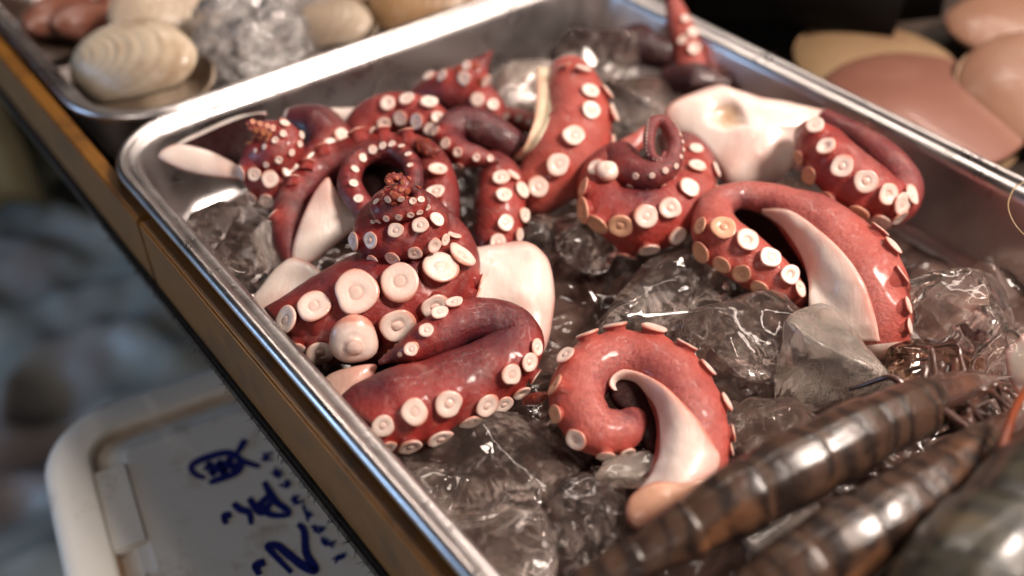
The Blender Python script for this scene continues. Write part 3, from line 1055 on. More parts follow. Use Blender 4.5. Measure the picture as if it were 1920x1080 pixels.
slab('cut_flesh', [(301, 297), (318, 276), (346, 271), (400, 285), (448, 312), (462, 336), (400, 332), (340, 319)], 1, 'flesh', (0.0, -0.6, 0.8), 3, 3, A4.root, A4.base)
slab('cut_flesh', [(301, 296), (340, 266), (395, 238), (450, 216), (496, 210), (492, 219), (450, 232), (400, 252), (345, 276), (318, 292)], 1, 'flesh', (0.0, -0.5, 0.8), 2.5, 3, A4.root, A4.base)

tag(slab('octopus_flesh', [(604, 206), (640, 203), (694, 206), (700, 240), (668, 264), (636, 248), (618, 226)], -8, 'flesh', (0, -0.7, 0.7), 4, 4), 'white slice of octopus flesh wedged behind the dark arms at the far wall', 'octopus flesh', ARM_GROUP)
tag(slab('octopus_flesh', [(466, 580), (490, 546), (528, 502), (558, 486), (606, 515), (580, 560), (530, 600), (484, 606)], -17, 'flesh', (-0.2, -0.3, 0.9), 4, 6), 'pale slice of octopus flesh beside the left rim under the thickest arm', 'octopus flesh', ARM_GROUP)
tag(slab('octopus_flesh', [(858, 480), (900, 464), (985, 460), (1020, 482), (1034, 512), (1042, 556), (1036, 606), (1022, 655), (985, 690), (930, 640), (880, 580)], -15, 'flesh', (0.1, -0.35, 0.95), 9, 8, wob=1.2), 'broad smooth web of white flesh between the thickest arm and the open ice', 'octopus flesh', ARM_GROUP)

# --- arms at the far wall
octopus_arm('arched red arm with two rows of pale suckers at the far wall',
    [(668, 275, -8, 30), (690, 232, -1, 38), (740, 212, 3, 39), (795, 220, 4, 36), (826, 250, 0, 32), (838, 290, -6, 28)],
    [(727, 194, 30), (764, 185, 32), (806, 192, 34), (720, 232, 27), (750, 222, 29), (782, 228, 31), (806, 243, 27), (820, 221, 26), (702, 248, 20)],
    'red')
octopus_arm('blurred red arm standing at the far wall with its pointed tip raised',
    [(765, 215, -18, 24), (808, 184, -10, 38), (860, 166, -2, 44), (888, 138, 6, 28), (906, 116, 11, 14), (922, 96, 16, 3)],
    [(804, 143, 26), (830, 142, 26), (871, 147, 28), (910, 152, 26), (875, 123, 20)],
    'red', tiny=(0.62, 0.98, 0.33, 'tip'))
octopus_arm('short red stump leaning at the far wall below the raised tip',
    [(935, 262, -22, 30), (915, 215, -12, 36), (888, 178, -5, 36), (865, 160, -2, 30)],
    [(896, 186, 28), (925, 195, 24), (905, 225, 24)], 'red')
A7 = octopus_arm('purple arm folded over with a wet black wrinkled hollow',
    [(1015, 300, -14, 22), (968, 278, -5, 30), (912, 244, 3, 35), (862, 232, 6, 32), (838, 258, 5, 29), (860, 284, 5, 27), (898, 294, 4, 19), (932, 302, 2, 7)],
    [(835, 269, 24), (859, 285, 20), (893, 295, 16), (919, 297, 14), (862, 311, 16), (817, 246, 22)], 'plum')
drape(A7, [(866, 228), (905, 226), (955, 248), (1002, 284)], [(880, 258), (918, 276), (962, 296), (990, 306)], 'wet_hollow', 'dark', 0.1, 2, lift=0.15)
A8 = octopus_arm('upright red arm stub beside the white web, suckers down its right side',
    [(918, 300, -8, 22), (936, 335, -8, 42), (938, 390, -12, 48), (930, 440, -18, 46), (922, 490, -26, 40)],
    [(939, 333, 36), (945, 367, 34), (947, 418, 34), (932, 455, 34), (962, 330, 30), (979, 357, 34), (984, 403, 30), (973, 440, 30)], 'red')
A9 = octopus_arm('tall coral arm with a pale cut edge curving up at the far middle',
    [(1066, 138, 8, 40), (1078, 182, 5, 56), (1080, 242, 0, 66), (1054, 302, -6, 72), (1012, 350, -13, 55), (975, 372, -18, 40)],
    [(1107, 171, 36), (1108, 207, 40), (1075, 254, 44, 'flat'), (1047, 308, 46, 'flat'), (1009, 352, 40), (1130, 180, 34, E), (1141, 216, 40, E), (1137, 264, 46, E), (1065, 136, 26, E), (1090, 147, 34, E)], 'coral')
drape(A9, [(1006, 126), (1006, 170), (1003, 215), (996, 242), (980, 277), (945, 308)], [(1032, 128), (1030, 170), (1034, 210), (1024, 242), (1000, 280), (955, 316)], 'cut_edge', 'cream', 1.0, 4)

# --- the spiral arm in the middle
A10 = octopus_arm('coral arm wound in a spiral whose thin tip stands up as a loop',
    [(1262, 258, -10, 28), (1290, 305, -10, 46), (1278, 368, -11, 62), (1215, 402, -11, 70), (1148, 388, -8, 60), (1132, 335, -2, 46), (1160, 300, 4, 36), (1182, 318, 8, 31), (1222, 326, 10, 27), (1256, 308, 13, 22), (1266, 272, 17, 16), (1250, 235, 21, 13), (1228, 228, 22, 12), (1217, 258, 20, 11), (1222, 290, 17, 9), (1238, 300, 16, 6), (1246, 286, 17, 4)],
    [(1305, 278, 28), (1308, 311, 36), (1293, 352, 40), (1259, 391, 44), (1211, 407, 47), (1163, 419, 48, None, 'sucker_tan_shade'), (1122, 416, 50, None, 'sucker_tan_shade'), (1098, 396, 54, None, 'sucker_tan_shade'), (1308, 408, 34), (1333, 327, 34, E), (1334, 360, 32, E), (1098, 352, 40, None, 'sucker_tan_shade'), (1216, 466, 44), (1173, 472, 44, E), (1271, 442, 38), (1138, 321, 44, 'egg'), (1117, 314, 32)],
    'red', purple=((1205, 365, 34),), tiny=(0.58, 0.97, 0.24, 'sucker'))
slab('web', [(1138, 300), (1150, 272), (1186, 250), (1212, 236), (1216, 262), (1196, 285), (1170, 310), (1146, 322)], -2, 'coral', (0, -0.6, 0.8), 3, 5, A10.root, A10.base)

# --- the white body piece and the arms at the right
W1 = slab('octopus_flesh', [(1248, 210), (1275, 184), (1340, 160), (1378, 168), (1425, 184), (1485, 196), (1545, 212), (1560, 240), (1510, 262), (1490, 300), (1465, 332), (1415, 360), (1362, 350), (1338, 312), (1300, 280), (1256, 248)], -4, 'flesh', (0.0, -0.6, 0.8), 9, 12, dents=((1357, 227, 27, 4.0),), wob=0.5, soft=0.0009)
tag(W1, 'large white piece of octopus body with a round tan hollow', 'octopus flesh', ARM_GROUP)
A12 = octopus_arm('red arm folded at the right wall with two rows of ringed suckers',
    [(1545, 222, 2, 20), (1602, 254, 2, 25), (1660, 300, 0, 32), (1694, 350, -5, 36), (1672, 382, -8, 44), (1628, 360, -2, 52), (1575, 318, 4, 52), (1540, 276, 6, 46), (1515, 252, 5, 28)],
    [(1529, 235, 36), (1549, 275, 38), (1578, 313, 44), (1623, 339, 46), (1662, 364, 44), (1687, 380, 46), (1707, 366, 42), (1498, 296, 32, None, 'sucker_tan_shade'), (1517, 331, 36, None, 'sucker_tan_shade'), (1555, 373, 38, 'dimple', 'sucker_tan_shade'), (1606, 400, 46, None, 'sucker_tan_shade'), (1649, 416, 44), (1683, 406, 40)],
    'red')
A11 = octopus_arm('arched arm at the right, red sucker side in front and long white cut flesh behind',
    [(1640, 640, -28, 66), (1628, 570, -18, 78), (1590, 492, -10, 78), (1522, 420, -5, 58), (1450, 378, -2, 34), (1385, 367, -1, 25), (1340, 392, -2, 34), (1350, 446, -5, 47), (1405, 490, -10, 47), (1458, 530, -15, 39), (1490, 556, -19, 24), (1500, 572, -22, 12)],
    [(1356, 427, 50, None, 'sucker_tan_shade'), (1401, 451, 46), (1443, 482, 42), (1481, 514, 40), (1496, 542, 34), (1315, 475, 42, None, 'sucker_tan_shade'), (1354, 496, 38, 'dimple', 'sucker_tan_shade'), (1392, 512, 38, 'dimple', 'sucker_tan_shade'), (1425, 539, 36, None, 'sucker_tan_shade'), (1451, 560, 38, None, 'sucker_tan_shade'), (1316, 425, 36, None, 'sucker_tan_shade'), (1632, 440, 40, E), (1653, 484, 42, E), (1667, 535, 40, E), (1671, 580, 36, E), (1672, 620, 34, E)],
    'coral', purple=((1390, 378, 26), (1440, 395, 22)))
slab('web', [(1370, 385), (1400, 375), (1450, 398), (1510, 480), (1540, 560), (1540, 610), (1490, 590), (1430, 520), (1380, 440)], -18, 'skin_and_shade', (0, -0.3, 0.95), 3, 5, A11.root, A11.base)  # dark slab put in for the deep shade between the two limbs
drape(A11, [(1428, 392), (1480, 394), (1532, 428), (1580, 472), (1618, 526), (1640, 590), (1650, 640)], [(1428, 400), (1468, 428), (1502, 480), (1516, 530), (1516, 575), (1515, 610), (1515, 640)], 'cut_flesh', 'flesh', 2.2, 6)

# --- the curled arm in front
A13 = octopus_arm('coral arm curled like a shell in front, with a broad white cut band',
    [(1262, 935, -22, 62), (1296, 860, -19, 68), (1292, 775, -14, 66), (1245, 700, -12, 60), (1175, 672, -11, 51), (1108, 692, -11, 52), (1082, 748, -13, 52), (1112, 802, -16, 48), (1165, 808, -18, 40), (1196, 782, -20, 26)],
    [(1100, 630, 48, E), (1156, 616, 50, E), (1216, 626, 52, E), (1276, 655, 44, E), (1321, 704, 40, E), (1352, 760, 38, E), (1365, 815, 36, E), (1061, 666, 42), (1044, 724, 44, None, 'sucker_tan_shade'), (1042, 776, 36, None, 'sucker_tan_shade'), (1079, 825, 42), (1135, 852, 36), (1176, 849, 32), (1364, 845, 26, E)],
    'coral', purple=((1140, 735, 42), (1180, 775, 30)))
slab('web', [(1140, 730), (1165, 712), (1200, 720), (1232, 770), (1238, 830), (1225, 860), (1205, 830), (1200, 780), (1160, 765)], -17, 'skin_and_shade', (0, -0.3, 0.95), 2, 5, A13.root, A13.base)
drape(A13, [(1152, 733), (1142, 724), (1143, 710), (1155, 698), (1172, 692), (1205, 700), (1245, 722), (1280, 755), (1312, 792), (1335, 830), (1350, 862), (1330, 902), (1290, 935), (1235, 970), (1205, 985)],
      [(1158, 732), (1154, 722), (1158, 715), (1170, 712), (1192, 718), (1212, 740), (1230, 767), (1237, 805), (1236, 850), (1228, 872), (1218, 892), (1200, 915), (1184, 935), (1174, 955), (1180, 978)], 'cut_flesh', 'flesh', 2.5, 6)
slab('cut_end', [(1172, 968), (1182, 932), (1225, 905), (1285, 905), (1340, 890), (1300, 940), (1235, 985), (1192, 996)], -13, 'orangeflesh', (0, -0.5, 0.85), 5, 5, A13.root, A13.base)
octo_tip = octopus_arm('small knobbly brown arm tip between the long front arm and the front curl',
    [(985, 752, -16, 8), (1000, 748, -14, 11), (1014, 744, -12, 10), (1026, 738, -11, 4)], [], 'tip', tiny=(0.05, 0.97, 0.34, 'tip'), start='skin', nseg=18, lump=0.3)

# --- blurred pieces in the far corner
octopus_arm('blurred pink arm leaning in the far corner of the tray',
    [(1300, 140, -22, 34), (1290, 90, -12, 30), (1275, 45, -4, 24), (1262, 5, 4, 15)],
    [(1298, 60, 22), (1302, 90, 24), (1285, 35, 18), (1280, 75, 20)], 'coral')
octopus_arm('dark maroon wet piece lying on the ice in the far corner',
    [(1090, 100, -22, 20), (1140, 92, -16, 32), (1200, 88, -14, 38), (1250, 100, -16, 30)], [], 'dark', start='skin', lump=0.2)
octopus_arm('dark maroon stump on the ice behind the white body piece',
    [(1250, 150, -22, 22), (1310, 150, -18, 28), (1360, 158, -20, 22)], [], 'dark', start='skin', lump=0.2)
octopus_arm('small pink sliver behind the tall coral arm',
    [(935, 215, -14, 14), (965, 222, -12, 20), (1005, 232, -14, 18)], [(950, 218, 14), (972, 222, 14), (992, 228, 14)], 'coral')


# ------------------------------------------------------------------ prawns lying across the near right of the tray
def prawn_mat(name, a, b, dark, band=(0.55, 0.33, 0.15)):
    t = NT(name)
    u = t.attr('along')
    w = t.n('ShaderNodeTexWave', wave_type='BANDS', bands_direction='X')
    cb = t.n('ShaderNodeCombineXYZ')
    t.l(t.math('ADD', u, t.math('MULTIPLY', t.noise(60, 4), 0.10)), cb.inputs[0])
    t.l(cb.outputs[0], w.inputs['Vector'])
    w.inputs['Scale'].default_value = 5.5
    w.inputs['Distortion'].default_value = 6.0
    w.inputs['Detail'].default_value = 3.0
    w.inputs['Detail Scale'].default_value = 2.5
    c = t.mix(t.noise(90, 5, 0.65), a, b)
    c = t.mix(t.ramp(w.outputs['Fac'], [(0.35, 0.0), (0.95, 0.8)]), c, dark)
    c = t.mix(t.ramp(t.noise(45, 4), [(0.57, 0.0), (0.70, 0.6)]), c, band)
    s = t.bsdf(Base_Color=c, Roughness=0.34, Coat_Weight=0.30, Coat_Roughness=0.14, Subsurface_Weight=0.1, Subsurface_Radius=(1, 0.5, 0.3), Subsurface_Scale=0.002,
               Normal=t.bump(t.math('ADD', t.noise(150, 4), t.noise(60, 4)), 0.35, 0.0022))
    return t.done(s.outputs[0])


M['prawn'] = prawn_mat('banded_prawn_shell', (0.085, 0.046, 0.028), (0.046, 0.024, 0.017), (0.010, 0.007, 0.007), (0.24, 0.105, 0.048))
M['prawn_olive'] = prawn_mat('speckled_olive_shell', (0.060, 0.052, 0.034), (0.032, 0.028, 0.020), (0.012, 0.012, 0.011), (0.20, 0.14, 0.075))
M['prawn_head'] = plain('dark_prawn_head', (0.060, 0.030, 0.024), 0.25, (0.13, 0.06, 0.04), 60, 0.5, 260, 0.0015, Coat_Weight=0.8, Coat_Roughness=0.08)
M['prawn_leg'] = plain('reddish_prawn_leg', (0.10, 0.042, 0.028), 0.25, (0.045, 0.022, 0.018), 90, Coat_Weight=0.6, Coat_Roughness=0.1)
M['antenna'] = plain('orange_antenna', (0.24, 0.055, 0.018), 0.3, (0.16, 0.035, 0.015), 60)


def tube(name, pts, rads, mat, parent=None, base=None, n=10, oval=1.0):
    """a closed tapering tube through points"""
    vs_, fs = [], []
    N = len(pts)
    tn = [(pts[min(i + 1, N - 1)] - pts[max(i - 1, 0)]).normalized() for i in range(N)]
    cur = Vector((0, 0, 1)) if abs(tn[0].z) < 0.9 else Vector((1, 0, 0))
    for i in range(N):
        cur = (cur - tn[i] * cur.dot(tn[i])).normalized()
        b = tn[i].cross(cur)
        for j in range(n):
            a = 2 * math.pi * j / n
            vs_.append(pts[i] + (cur * math.cos(a) * oval + b * math.sin(a)) * rads[i])
    for i in range(N - 1):
        for j in range(n):
            fs.append((i * n + j, i * n + (j + 1) % n, (i + 1) * n + (j + 1) % n, (i + 1) * n + j))
    fs.append(tuple(range(n))[::-1])
    fs.append(tuple((N - 1) * n + j for j in range(n)))
    return mesh_obj(name, vs_, fs, mat, parent, base if base is not None else pts[0])


def prawn(label, cps, cuts, shell='prawn', legs=True, seed=1):
    """cps from tail to head; cuts = places along (0..1) where one shell ring ends under the next"""
    rnd = random.Random(seed)
    dense = []
    for x, y, z, r in cps:
        p = at(x, y, z / 1000)
        dense.append(Vector((p.x, p.y, p.z, r * depth(p) / FPX)))
    D = catmull(dense, 30)
    L = [0.0]
    for a, b in zip(D, D[1:]):
        L.append(L[-1] + (b.xyz - a.xyz).length)

    def P(u):
        s = max(0, min(1, u)) * L[-1]
        j = 0
        while j < len(L) - 2 and L[j + 1] < s:
            j += 1
        return D[j].lerp(D[j + 1], (s - L[j]) / max(L[j + 1] - L[j], 1e-9))
    base = D[0].xyz.copy()
    root = tag(empty('prawn', base), label, 'prawn', 'raw prawns on the ice')
    n = 44
    for k in range(len(cuts) - 1):
        u0, u1 = cuts[k], cuts[k + 1]
        head = k == len(cuts) - 2
        vs_, fs, al = [], [], []
        m = 26 if not head else 40
        lo = u0 - 0.022 if k else u0
        for i in range(m + 1):
            u = lo + (u1 - lo) * i / m
            q = P(u)
            t = (P(u + 0.01).xyz - P(u - 0.01).xyz).normalized()
            up = Vector((0, 0, 1))
            up = (up - t * up.dot(t)).normalized()
            sd = t.cross(up)
            s = i / m
            # each ring swells towards its head end and ends in a lip over the next
            f = 0.88 + 0.13 * math.sin(min(s, 0.92) / 0.92 * math.pi * 0.62) if not head else 0.95 + 0.03 * math.sin(s * 3)
            if s > 0.93 and not head:
                f -= 0.10 * ((s - 0.93) / 0.07) ** 2
            for j in range(n):
                a = 2 * math.pi * j / n
                rr = q.w * 0.94 * f * (1 - 0.16 * max(0, -math.cos(a)) ** 2 + 0.02 * math.cos(a * 9))
                w = q.xyz + (up * math.cos(a) * 1.06 + sd * math.sin(a) * 0.92) * rr
                w += (w - q.xyz).normalized() * q.w * 0.025 * noise.noise(w * 90)
                vs_.append(w)
                al.append(u)
        for i in range(m):
            for j in range(n):
                fs.append((i * n + j, i * n + (j + 1) % n, (i + 1) * n + (j + 1) % n, (i + 1) * n + j))
        fs.append(tuple(range(n))[::-1])
        fs.append(tuple(m * n + j for j in range(n)))
        o = mesh_obj('head' if head else 'shell_ring', vs_, fs, M['prawn_head' if head else shell], root, base)
        attr(o, 'along', al)
    # tail fan
    q, q2 = P(0.0), P(0.03)
    t = (q.xyz - q2.xyz).normalized()
    for ang in (-32, -12, 12, 32):
        d = Matrix.Rotation(R(ang), 3, 'Z') @ t
        pts = [q.xyz + d * q.w * s * 1.6 for s in (0, 0.25, 0.5, 0.75, 0.95, 1.05)]
        o = tube('tail_blade', pts, [q.w * f for f in (0.2, 0.34, 0.42, 0.38, 0.22, 0.05)], M[shell], root, base, 12, 0.3)
        attr(o, 'along', [0.02] * len(o.data.vertices))
    if legs:
        for k in range(16):
            u = 0.76 + 0.2 * rnd.random()
            q = P(u)
            t = (P(u + 0.01).xyz - P(u - 0.01).xyz).normalized()
            sd = t.cross(Vector((0, 0, 1))).normalized() * (1 if k % 2 else -1)
            p0 = q.xyz + sd * q.w * 0.5 + Vector((0, 0, q.w * rnd.uniform(-0.2, 0.75)))
            d1 = (sd * rnd.uniform(0.2, 1) + t * rnd.uniform(-0.4, 1.3) + Vector((0, 0, rnd.uniform(-0.1, 0.8)))).normalized()
            d2 = (d1 + t * rnd.uniform(-0.8, 0.9) + Vector((0, 0, -1.3))).normalized()
            s = q.w * rnd.uniform(0.8, 1.5)
            pts = catmull([p0, p0 + d1 * s * 0.55, p0 + d1 * s, p0 + d1 * s + d2 * s * 0.7, p0 + d1 * s + d2 * s * 1.3], 5)
            tube('leg', pts, [q.w * (0.17 - 0.12 * i / len(pts)) for i in range(len(pts))], M['prawn_leg'], root, base, 8)
        for k in range(5):
            q = P(0.93 + 0.07 * rnd.random())
            t = (P(1).xyz - P(0.97).xyz).normalized()
            p0 = q.xyz + Vector((0, 0, q.w * 0.6))
            d = (t + Vector((rnd.uniform(-0.5, 0.5), rnd.uniform(-0.4, 0.4), rnd.uniform(0.0, 0.6)))).normalized()
            pts = [p0 + d * q.w * 0.4 * i for i in range(6)]
            tube('feeler', pts, [q.w * (0.14 - 0.024 * i) for i in range(6)], M['prawn_head'], root, base, 8, 0.5)
    return root


prawn('long dark banded prawn crossing the ice to the foot of the curled arm',
      [(1090, 1100, -2, 34), (1205, 1043, 2, 48), (1330, 970, 7, 70), (1450, 902, 10, 80), (1570, 838, 10, 77), (1680, 785, 6, 66), (1790, 742, -2, 50), (1850, 725, -8, 30)],
      [0, 0.11, 0.215, 0.34, 0.47, 0.61, 0.80, 1.0], seed=3)
prawn('second dark prawn with a bright highlight, lower and nearer the corner',
      [(1330, 1190, 0, 55), (1450, 1110, 6, 80), (1570, 1030, 10, 88), (1680, 962, 10, 84), (1780, 890, 6, 70), (1860, 832, 0, 52), (1910, 795, -6, 34)],
      [0, 0.12, 0.24, 0.37, 0.50, 0.63, 0.82, 1.0], seed=5)
prawn('thick olive speckled prawn cut off by the lower right corner',
      [(1690, 1260, 8, 120), (1800, 1130, 16, 150), (1900, 1010, 18, 150), (2010, 890, 12, 130), (2120, 790, 4, 90)],
      [0, 0.35, 0.75, 1.0], 'prawn_olive', legs=False, seed=8)
pa = [at(x, y, z / 1000) for x, y, z in ((1866, 905, 16), (1872, 870, 20), (1885, 820, 22), (1904, 765, 20), (1940, 705, 14))]
tag(tube('antenna', catmull(pa, 8), [0.0013] * 33, M['antenna']), 'orange prawn feeler standing up at the right edge', 'prawn feeler')
pa = [at(x, y, z / 1000) for x, y, z in ((1925, 340, 10), (1903, 352, 12), (1891, 378, 14), (1893, 400, 14), (1906, 425, 12), (1930, 450, 8))]
tag(tube('thread', catmull(pa, 10), [0.00022] * 51, plain('pale_thread', (0.42, 0.30, 0.16), 0.4)), 'thin pale thread hanging in a bow over the right rim', 'thread')
tag(slab('flesh_scrap', [(1886, 680), (1900, 645), (1950, 610), (2010, 690), (1990, 790), (1915, 740)], -8, 'flesh', (0, -0.5, 0.8), 3, 4), 'pale scrap of flesh at the right edge above the prawns', 'flesh scrap')

# ------------------------------------------------------------------ counter, its front boards
CZ = -0.0505
M['counter'] = plain('dark_counter', (0.030, 0.022, 0.018), 0.45, (0.055, 0.038, 0.028), 9)
M['ground'] = plain('dark_ground', (0.025, 0.024, 0.024), 0.7, (0.04, 0.038, 0.036), 3)


def box(name, o0, ax, ay, lx, ly, z0, z1, mat, parent=None, base=None, bev=0.001, wob=0.0):
    """a bevelled block: corner o0, along ax by lx, along ay by ly, between two heights"""
    bm = bmesh.new()
    c = [o0 + ax * a + ay * b + Vector((0, 0, z)) for z in (z0, z1) for a, b in ((0, 0), (lx, 0), (lx, ly), (0, ly))]
    b0 = base if base is not None else Vector(((c[0].x + c[2].x) / 2, (c[0].y + c[2].y) / 2, z0))
    v = [bm.verts.new(p - b0) for p in c]
    for f in ((0, 3, 2, 1), (4, 5, 6, 7), (0, 1, 5, 4), (1, 2, 6, 5), (2, 3, 7, 6), (3, 0, 4, 7)):
        bm.faces.new([v[i] for i in f])
    bmesh.ops.recalc_face_normals(bm, faces=bm.faces)
    if bev:
        bmesh.ops.bevel(bm, geom=bm.edges[:], offset=bev, segments=2, affect='EDGES')
    me = bpy.data.meshes.new(name)
    bm.to_mesh(me)
    bm.free()
    me.materials.append(mat)
    o = bpy.data.objects.new(name, me)
    C.objects.link(o)
    if parent:
        o.parent = parent
    else:
        o.location = b0
    return o


def flat_at(p, z):
    return Vector((p.x, p.y, z))


T0 = Vector((TA.x, TA.y, 0))
ct = box('counter', T0 + E1 * 0.0045 - E2 * 1.2, E1, E2, 2.2, 1.8, CZ - 0.010, CZ, M['counter'], None, None, 0)
ct['kind'] = 'structure'
gr = box('ground', Vector((-4, -3, 0)), Vector((1, 0, 0)), Vector((0, 1, 0)), 8, 8, -0.96, -0.92, M['ground'], None, None, 0)
gr['kind'] = 'structure'


def wood(name, a, b, dark):
    t = NT(name)
    st = t.n('ShaderNodeMapping')
    tc = t.n('ShaderNodeTexCoord')
    t.l(tc.outputs['Object'], st.inputs[0])
    st.inputs['Rotation'].default_value = (0, 0, math.atan2(-E2.y, E2.x))
    st.inputs['Scale'].default_value = (4, 60, 90)
    c = t.mix(t.noise(1, 5, 0.6, st.outputs[0]), a, b)
    c = t.mix(t.ramp(t.noise(26, 5, 0.65), [(0.50, 0.0), (0.74, 0.9)]), c, dark)
    s = t.bsdf(Base_Color=c, Roughness=0.42, Normal=t.bump(t.noise(1, 5, 0.6, st.outputs[0]), 0.25, 0.001))
    return t.done(s.outputs[0])


M['board'] = wood('worn_ochre_board', (0.22, 0.095, 0.012), (0.15, 0.060, 0.010), (0.025, 0.013, 0.007))
M['black_tape'] = plain('grimy_black_edge', (0.012, 0.011, 0.010), 0.5, (0.03, 0.024, 0.018), 60, 0.6, 300, 0.002)
bd = tag(empty('counter_front', T0 + E2 * 0.1 + Vector((0, 0, -0.049))), 'ochre painted wooden front edge of the counter under the trays', 'counter edge')
jn = (at(312, 478, -0.03) - TA).dot(E2)
bb = bd.location.copy()
for b0, b1 in ((-0.75, jn - 0.0008), (jn + 0.0008, 0.48)):
    box('board', T0 - E1 * 0.0045 + E2 * b0, E1, E2, 0.0075, b1 - b0, -0.0425, -0.0075, M['board'], bd, bb, 0.0008)
box('edge_strip', T0 - E1 * 0.0068 + E2 * -0.75, E1, E2, 0.0096, 1.23, -0.0500, -0.0430, M['black_tape'], bd, bb, 0.0012)
vs_, fs = [], []
for k in range(420):                                   # frayed fibres along the lower edge
    b = random.uniform(-0.05, 0.40)
    z = random.uniform(-0.0485, -0.041)
    p = T0 - E1 * (0.0067 + random.uniform(0, 0.0006)) + E2 * b + Vector((0, 0, z))
    d = (-E1 * random.uniform(0.1, 0.8) + E2 * random.uniform(-0.7, 0.7) + Vector((0, 0, random.uniform(-1, 0.9)))).normalized() * random.uniform(0.001, 0.004)
    w = E2 * 0.00022
    i = len(vs_)
    vs_ += [p - w, p + w, p + d, p - E1 * 0.0002 + Vector((0, 0, 0.0002))]
    fs += [(i, i + 1, i + 2), (i + 1, i + 3, i + 2), (i + 3, i, i + 2)]
mesh_obj('frayed_fibres', vs_, fs, M['black_tape'], bd, bb, False)['kind'] = 'stuff'

# ------------------------------------------------------------------ clam tray behind
P0 = at(178, 256, -0.006)
LT = 0.40
tray('steel_tray', 0.42, LT, 0.0432, 'second steel tray behind, holding clams and wet shellfish', P0 - E2 * LT, 0.045)


def shell_mat(name, a, b, c3, freq=60, rough=0.4, key='ring'):
    t = NT(name)
    u = t.attr(key)
    nz = t.noise(30, 4)
    w = t.math('SINE', t.math('MULTIPLY', t.math('ADD', u, t.math('MULTIPLY', nz, 0.05)), float(freq)))
    c = t.mix(t.math('ADD', t.math('MULTIPLY', w, 0.18), t.math('MULTIPLY', t.noise(24, 5), 0.9), clamp=True), a, b)
    c = t.mix(t.ramp(t.noise(38, 5, 0.6), [(0.5, 0.0), (0.75, 0.8)]), c, c3)
    s = t.bsdf(Base_Color=c, Roughness=rough, Coat_Weight=0.3, Coat_Roughness=0.15, Normal=t.bump(t.math('ADD', t.math('MULTIPLY', w, 0.5), t.noise(200, 4)), 0.3, 0.0008))
    return t.done(s.outputs[0])


M['clam'] = shell_mat('cream_clam_shell', (0.62, 0.52, 0.39), (0.47, 0.36, 0.24), (0.30, 0.18, 0.10))
M['clam_grey'] = shell_mat('grey_tan_clam_shell', (0.50, 0.40, 0.30), (0.36, 0.27, 0.19), (0.22, 0.15, 0.10))
M['shell_brown'] = shell_mat('brown_shell', (0.38, 0.23, 0.11), (0.24, 0.13, 0.06), (0.10, 0.05, 0.03))
M['shell_red'] = shell_mat('dark_red_shell', (0.20, 0.065, 0.035), (0.09, 0.03, 0.02), (0.03, 0.015, 0.012))
M['shell_shade'] = shell_mat('shade_dark_shell', (0.050, 0.028, 0.018), (0.022, 0.013, 0.010), (0.08, 0.045, 0.025))
M['scallop_pink'] = shell_mat('pink_brown_scallop', (0.23, 0.10, 0.070), (0.215, 0.092, 0.064), (0.27, 0.13, 0.09), 5)
M['scallop_cream'] = shell_mat('cream_scallop', (0.30, 0.20, 0.11), (0.27, 0.17, 0.09), (0.22, 0.10, 0.06), 5)
M['scallop_peach'] = shell_mat('peach_scallop', (0.28, 0.145, 0.092), (0.26, 0.13, 0.084), (0.32, 0.185, 0.12), 5)


def bivalve(name, label, cat, group, x, y, z, rpx, ell, dome, mat, tilt=(0, 0, 0), gap=10, ribs=0, mat2=None, fluted=0.0):
    """two hinged domed valves with growth ridges; rpx = half its long side in pixels"""
    c = at(x, y, z / 1000)
    k = rpx * depth(c) / FPX
    root = tag(empty(name, c), label, cat, group)
    root.rotation_euler = tuple(R(a) for a in tilt)
    nu, nt_ = 46, 72
    for side in (1, -1):
        vs_, fs, ring = [], [], []
        for layer in (0, 1):
            for i in range(nu + 1):
                u = max(i / nu, 0.004)
                for j in range(nt_):
                    a = 2 * math.pi * j / nt_
                    lob = 1 + 0.06 * math.cos(a * 2 + 0.5) + 0.04 * math.cos(a * 3) + fluted * math.cos(a * ribs)
                    ex, ey = math.cos(a) * lob, math.sin(a) * ell * lob
                    px_, py_ = -0.72 * (1 - u) + ex * u, -0.22 * ell * (1 - u) + ey * u
                    e2 = min(1.0, (px_ / 1.0) ** 2 * 0.93 + (py_ / ell) ** 2 * 0.93)
                    h = dome * (max(0, 1 - e2) ** 0.55) * (1 + 0.25 * math.exp(-((px_ + 0.6) ** 2 + py_ ** 2) * 5))
                    h += 0.005 * (1 + noise.noise(Vector((u * 9, 2.5, 0)))) * math.sin(u * 75 + noise.noise(Vector((px_, py_, 0)) * 3) * 3) * min(1, u * 3) * (1 - layer) * (0.15 if name == 'scallop' else 1)
                    if ribs:
                        h += 0.02 * math.cos(a * ribs) * u
                    h -= 0.05 * layer
                    vs_.append(Vector((px_ * k, py_ * k, side * max(h, 0.004 * (1 - layer) - 0.03 * layer) * k)))
                    ring.append(u)
        n1 = (nu + 1) * nt_
        for layer in (0, 1):
            for i in range(nu):
                for j in range(nt_):
                    f = (layer * n1 + i * nt_ + j, layer * n1 + i * nt_ + (j + 1) % nt_, layer * n1 + (i + 1) * nt_ + (j + 1) % nt_, layer * n1 + (i + 1) * nt_ + j)
                    fs.append(f)
        for j in range(nt_):
            fs.append((nu * nt_ + j, nu * nt_ + (j + 1) % nt_, n1 + nu * nt_ + (j + 1) % nt_, n1 + nu * nt_ + j))
        o = fix_normals(mesh_obj('valve', vs_, fs, M[mat if side > 0 or not mat2 else mat2]))
        o.parent = root
        o.matrix_local = Matrix.Translation((-0.75 * k, 0, 0)) @ Matrix.Rotation(R(-gap * side / 2), 4, 'Y') @ Matrix.Translation((0.75 * k, 0, 0))
        attr(o, 'ring', ring)
    return root


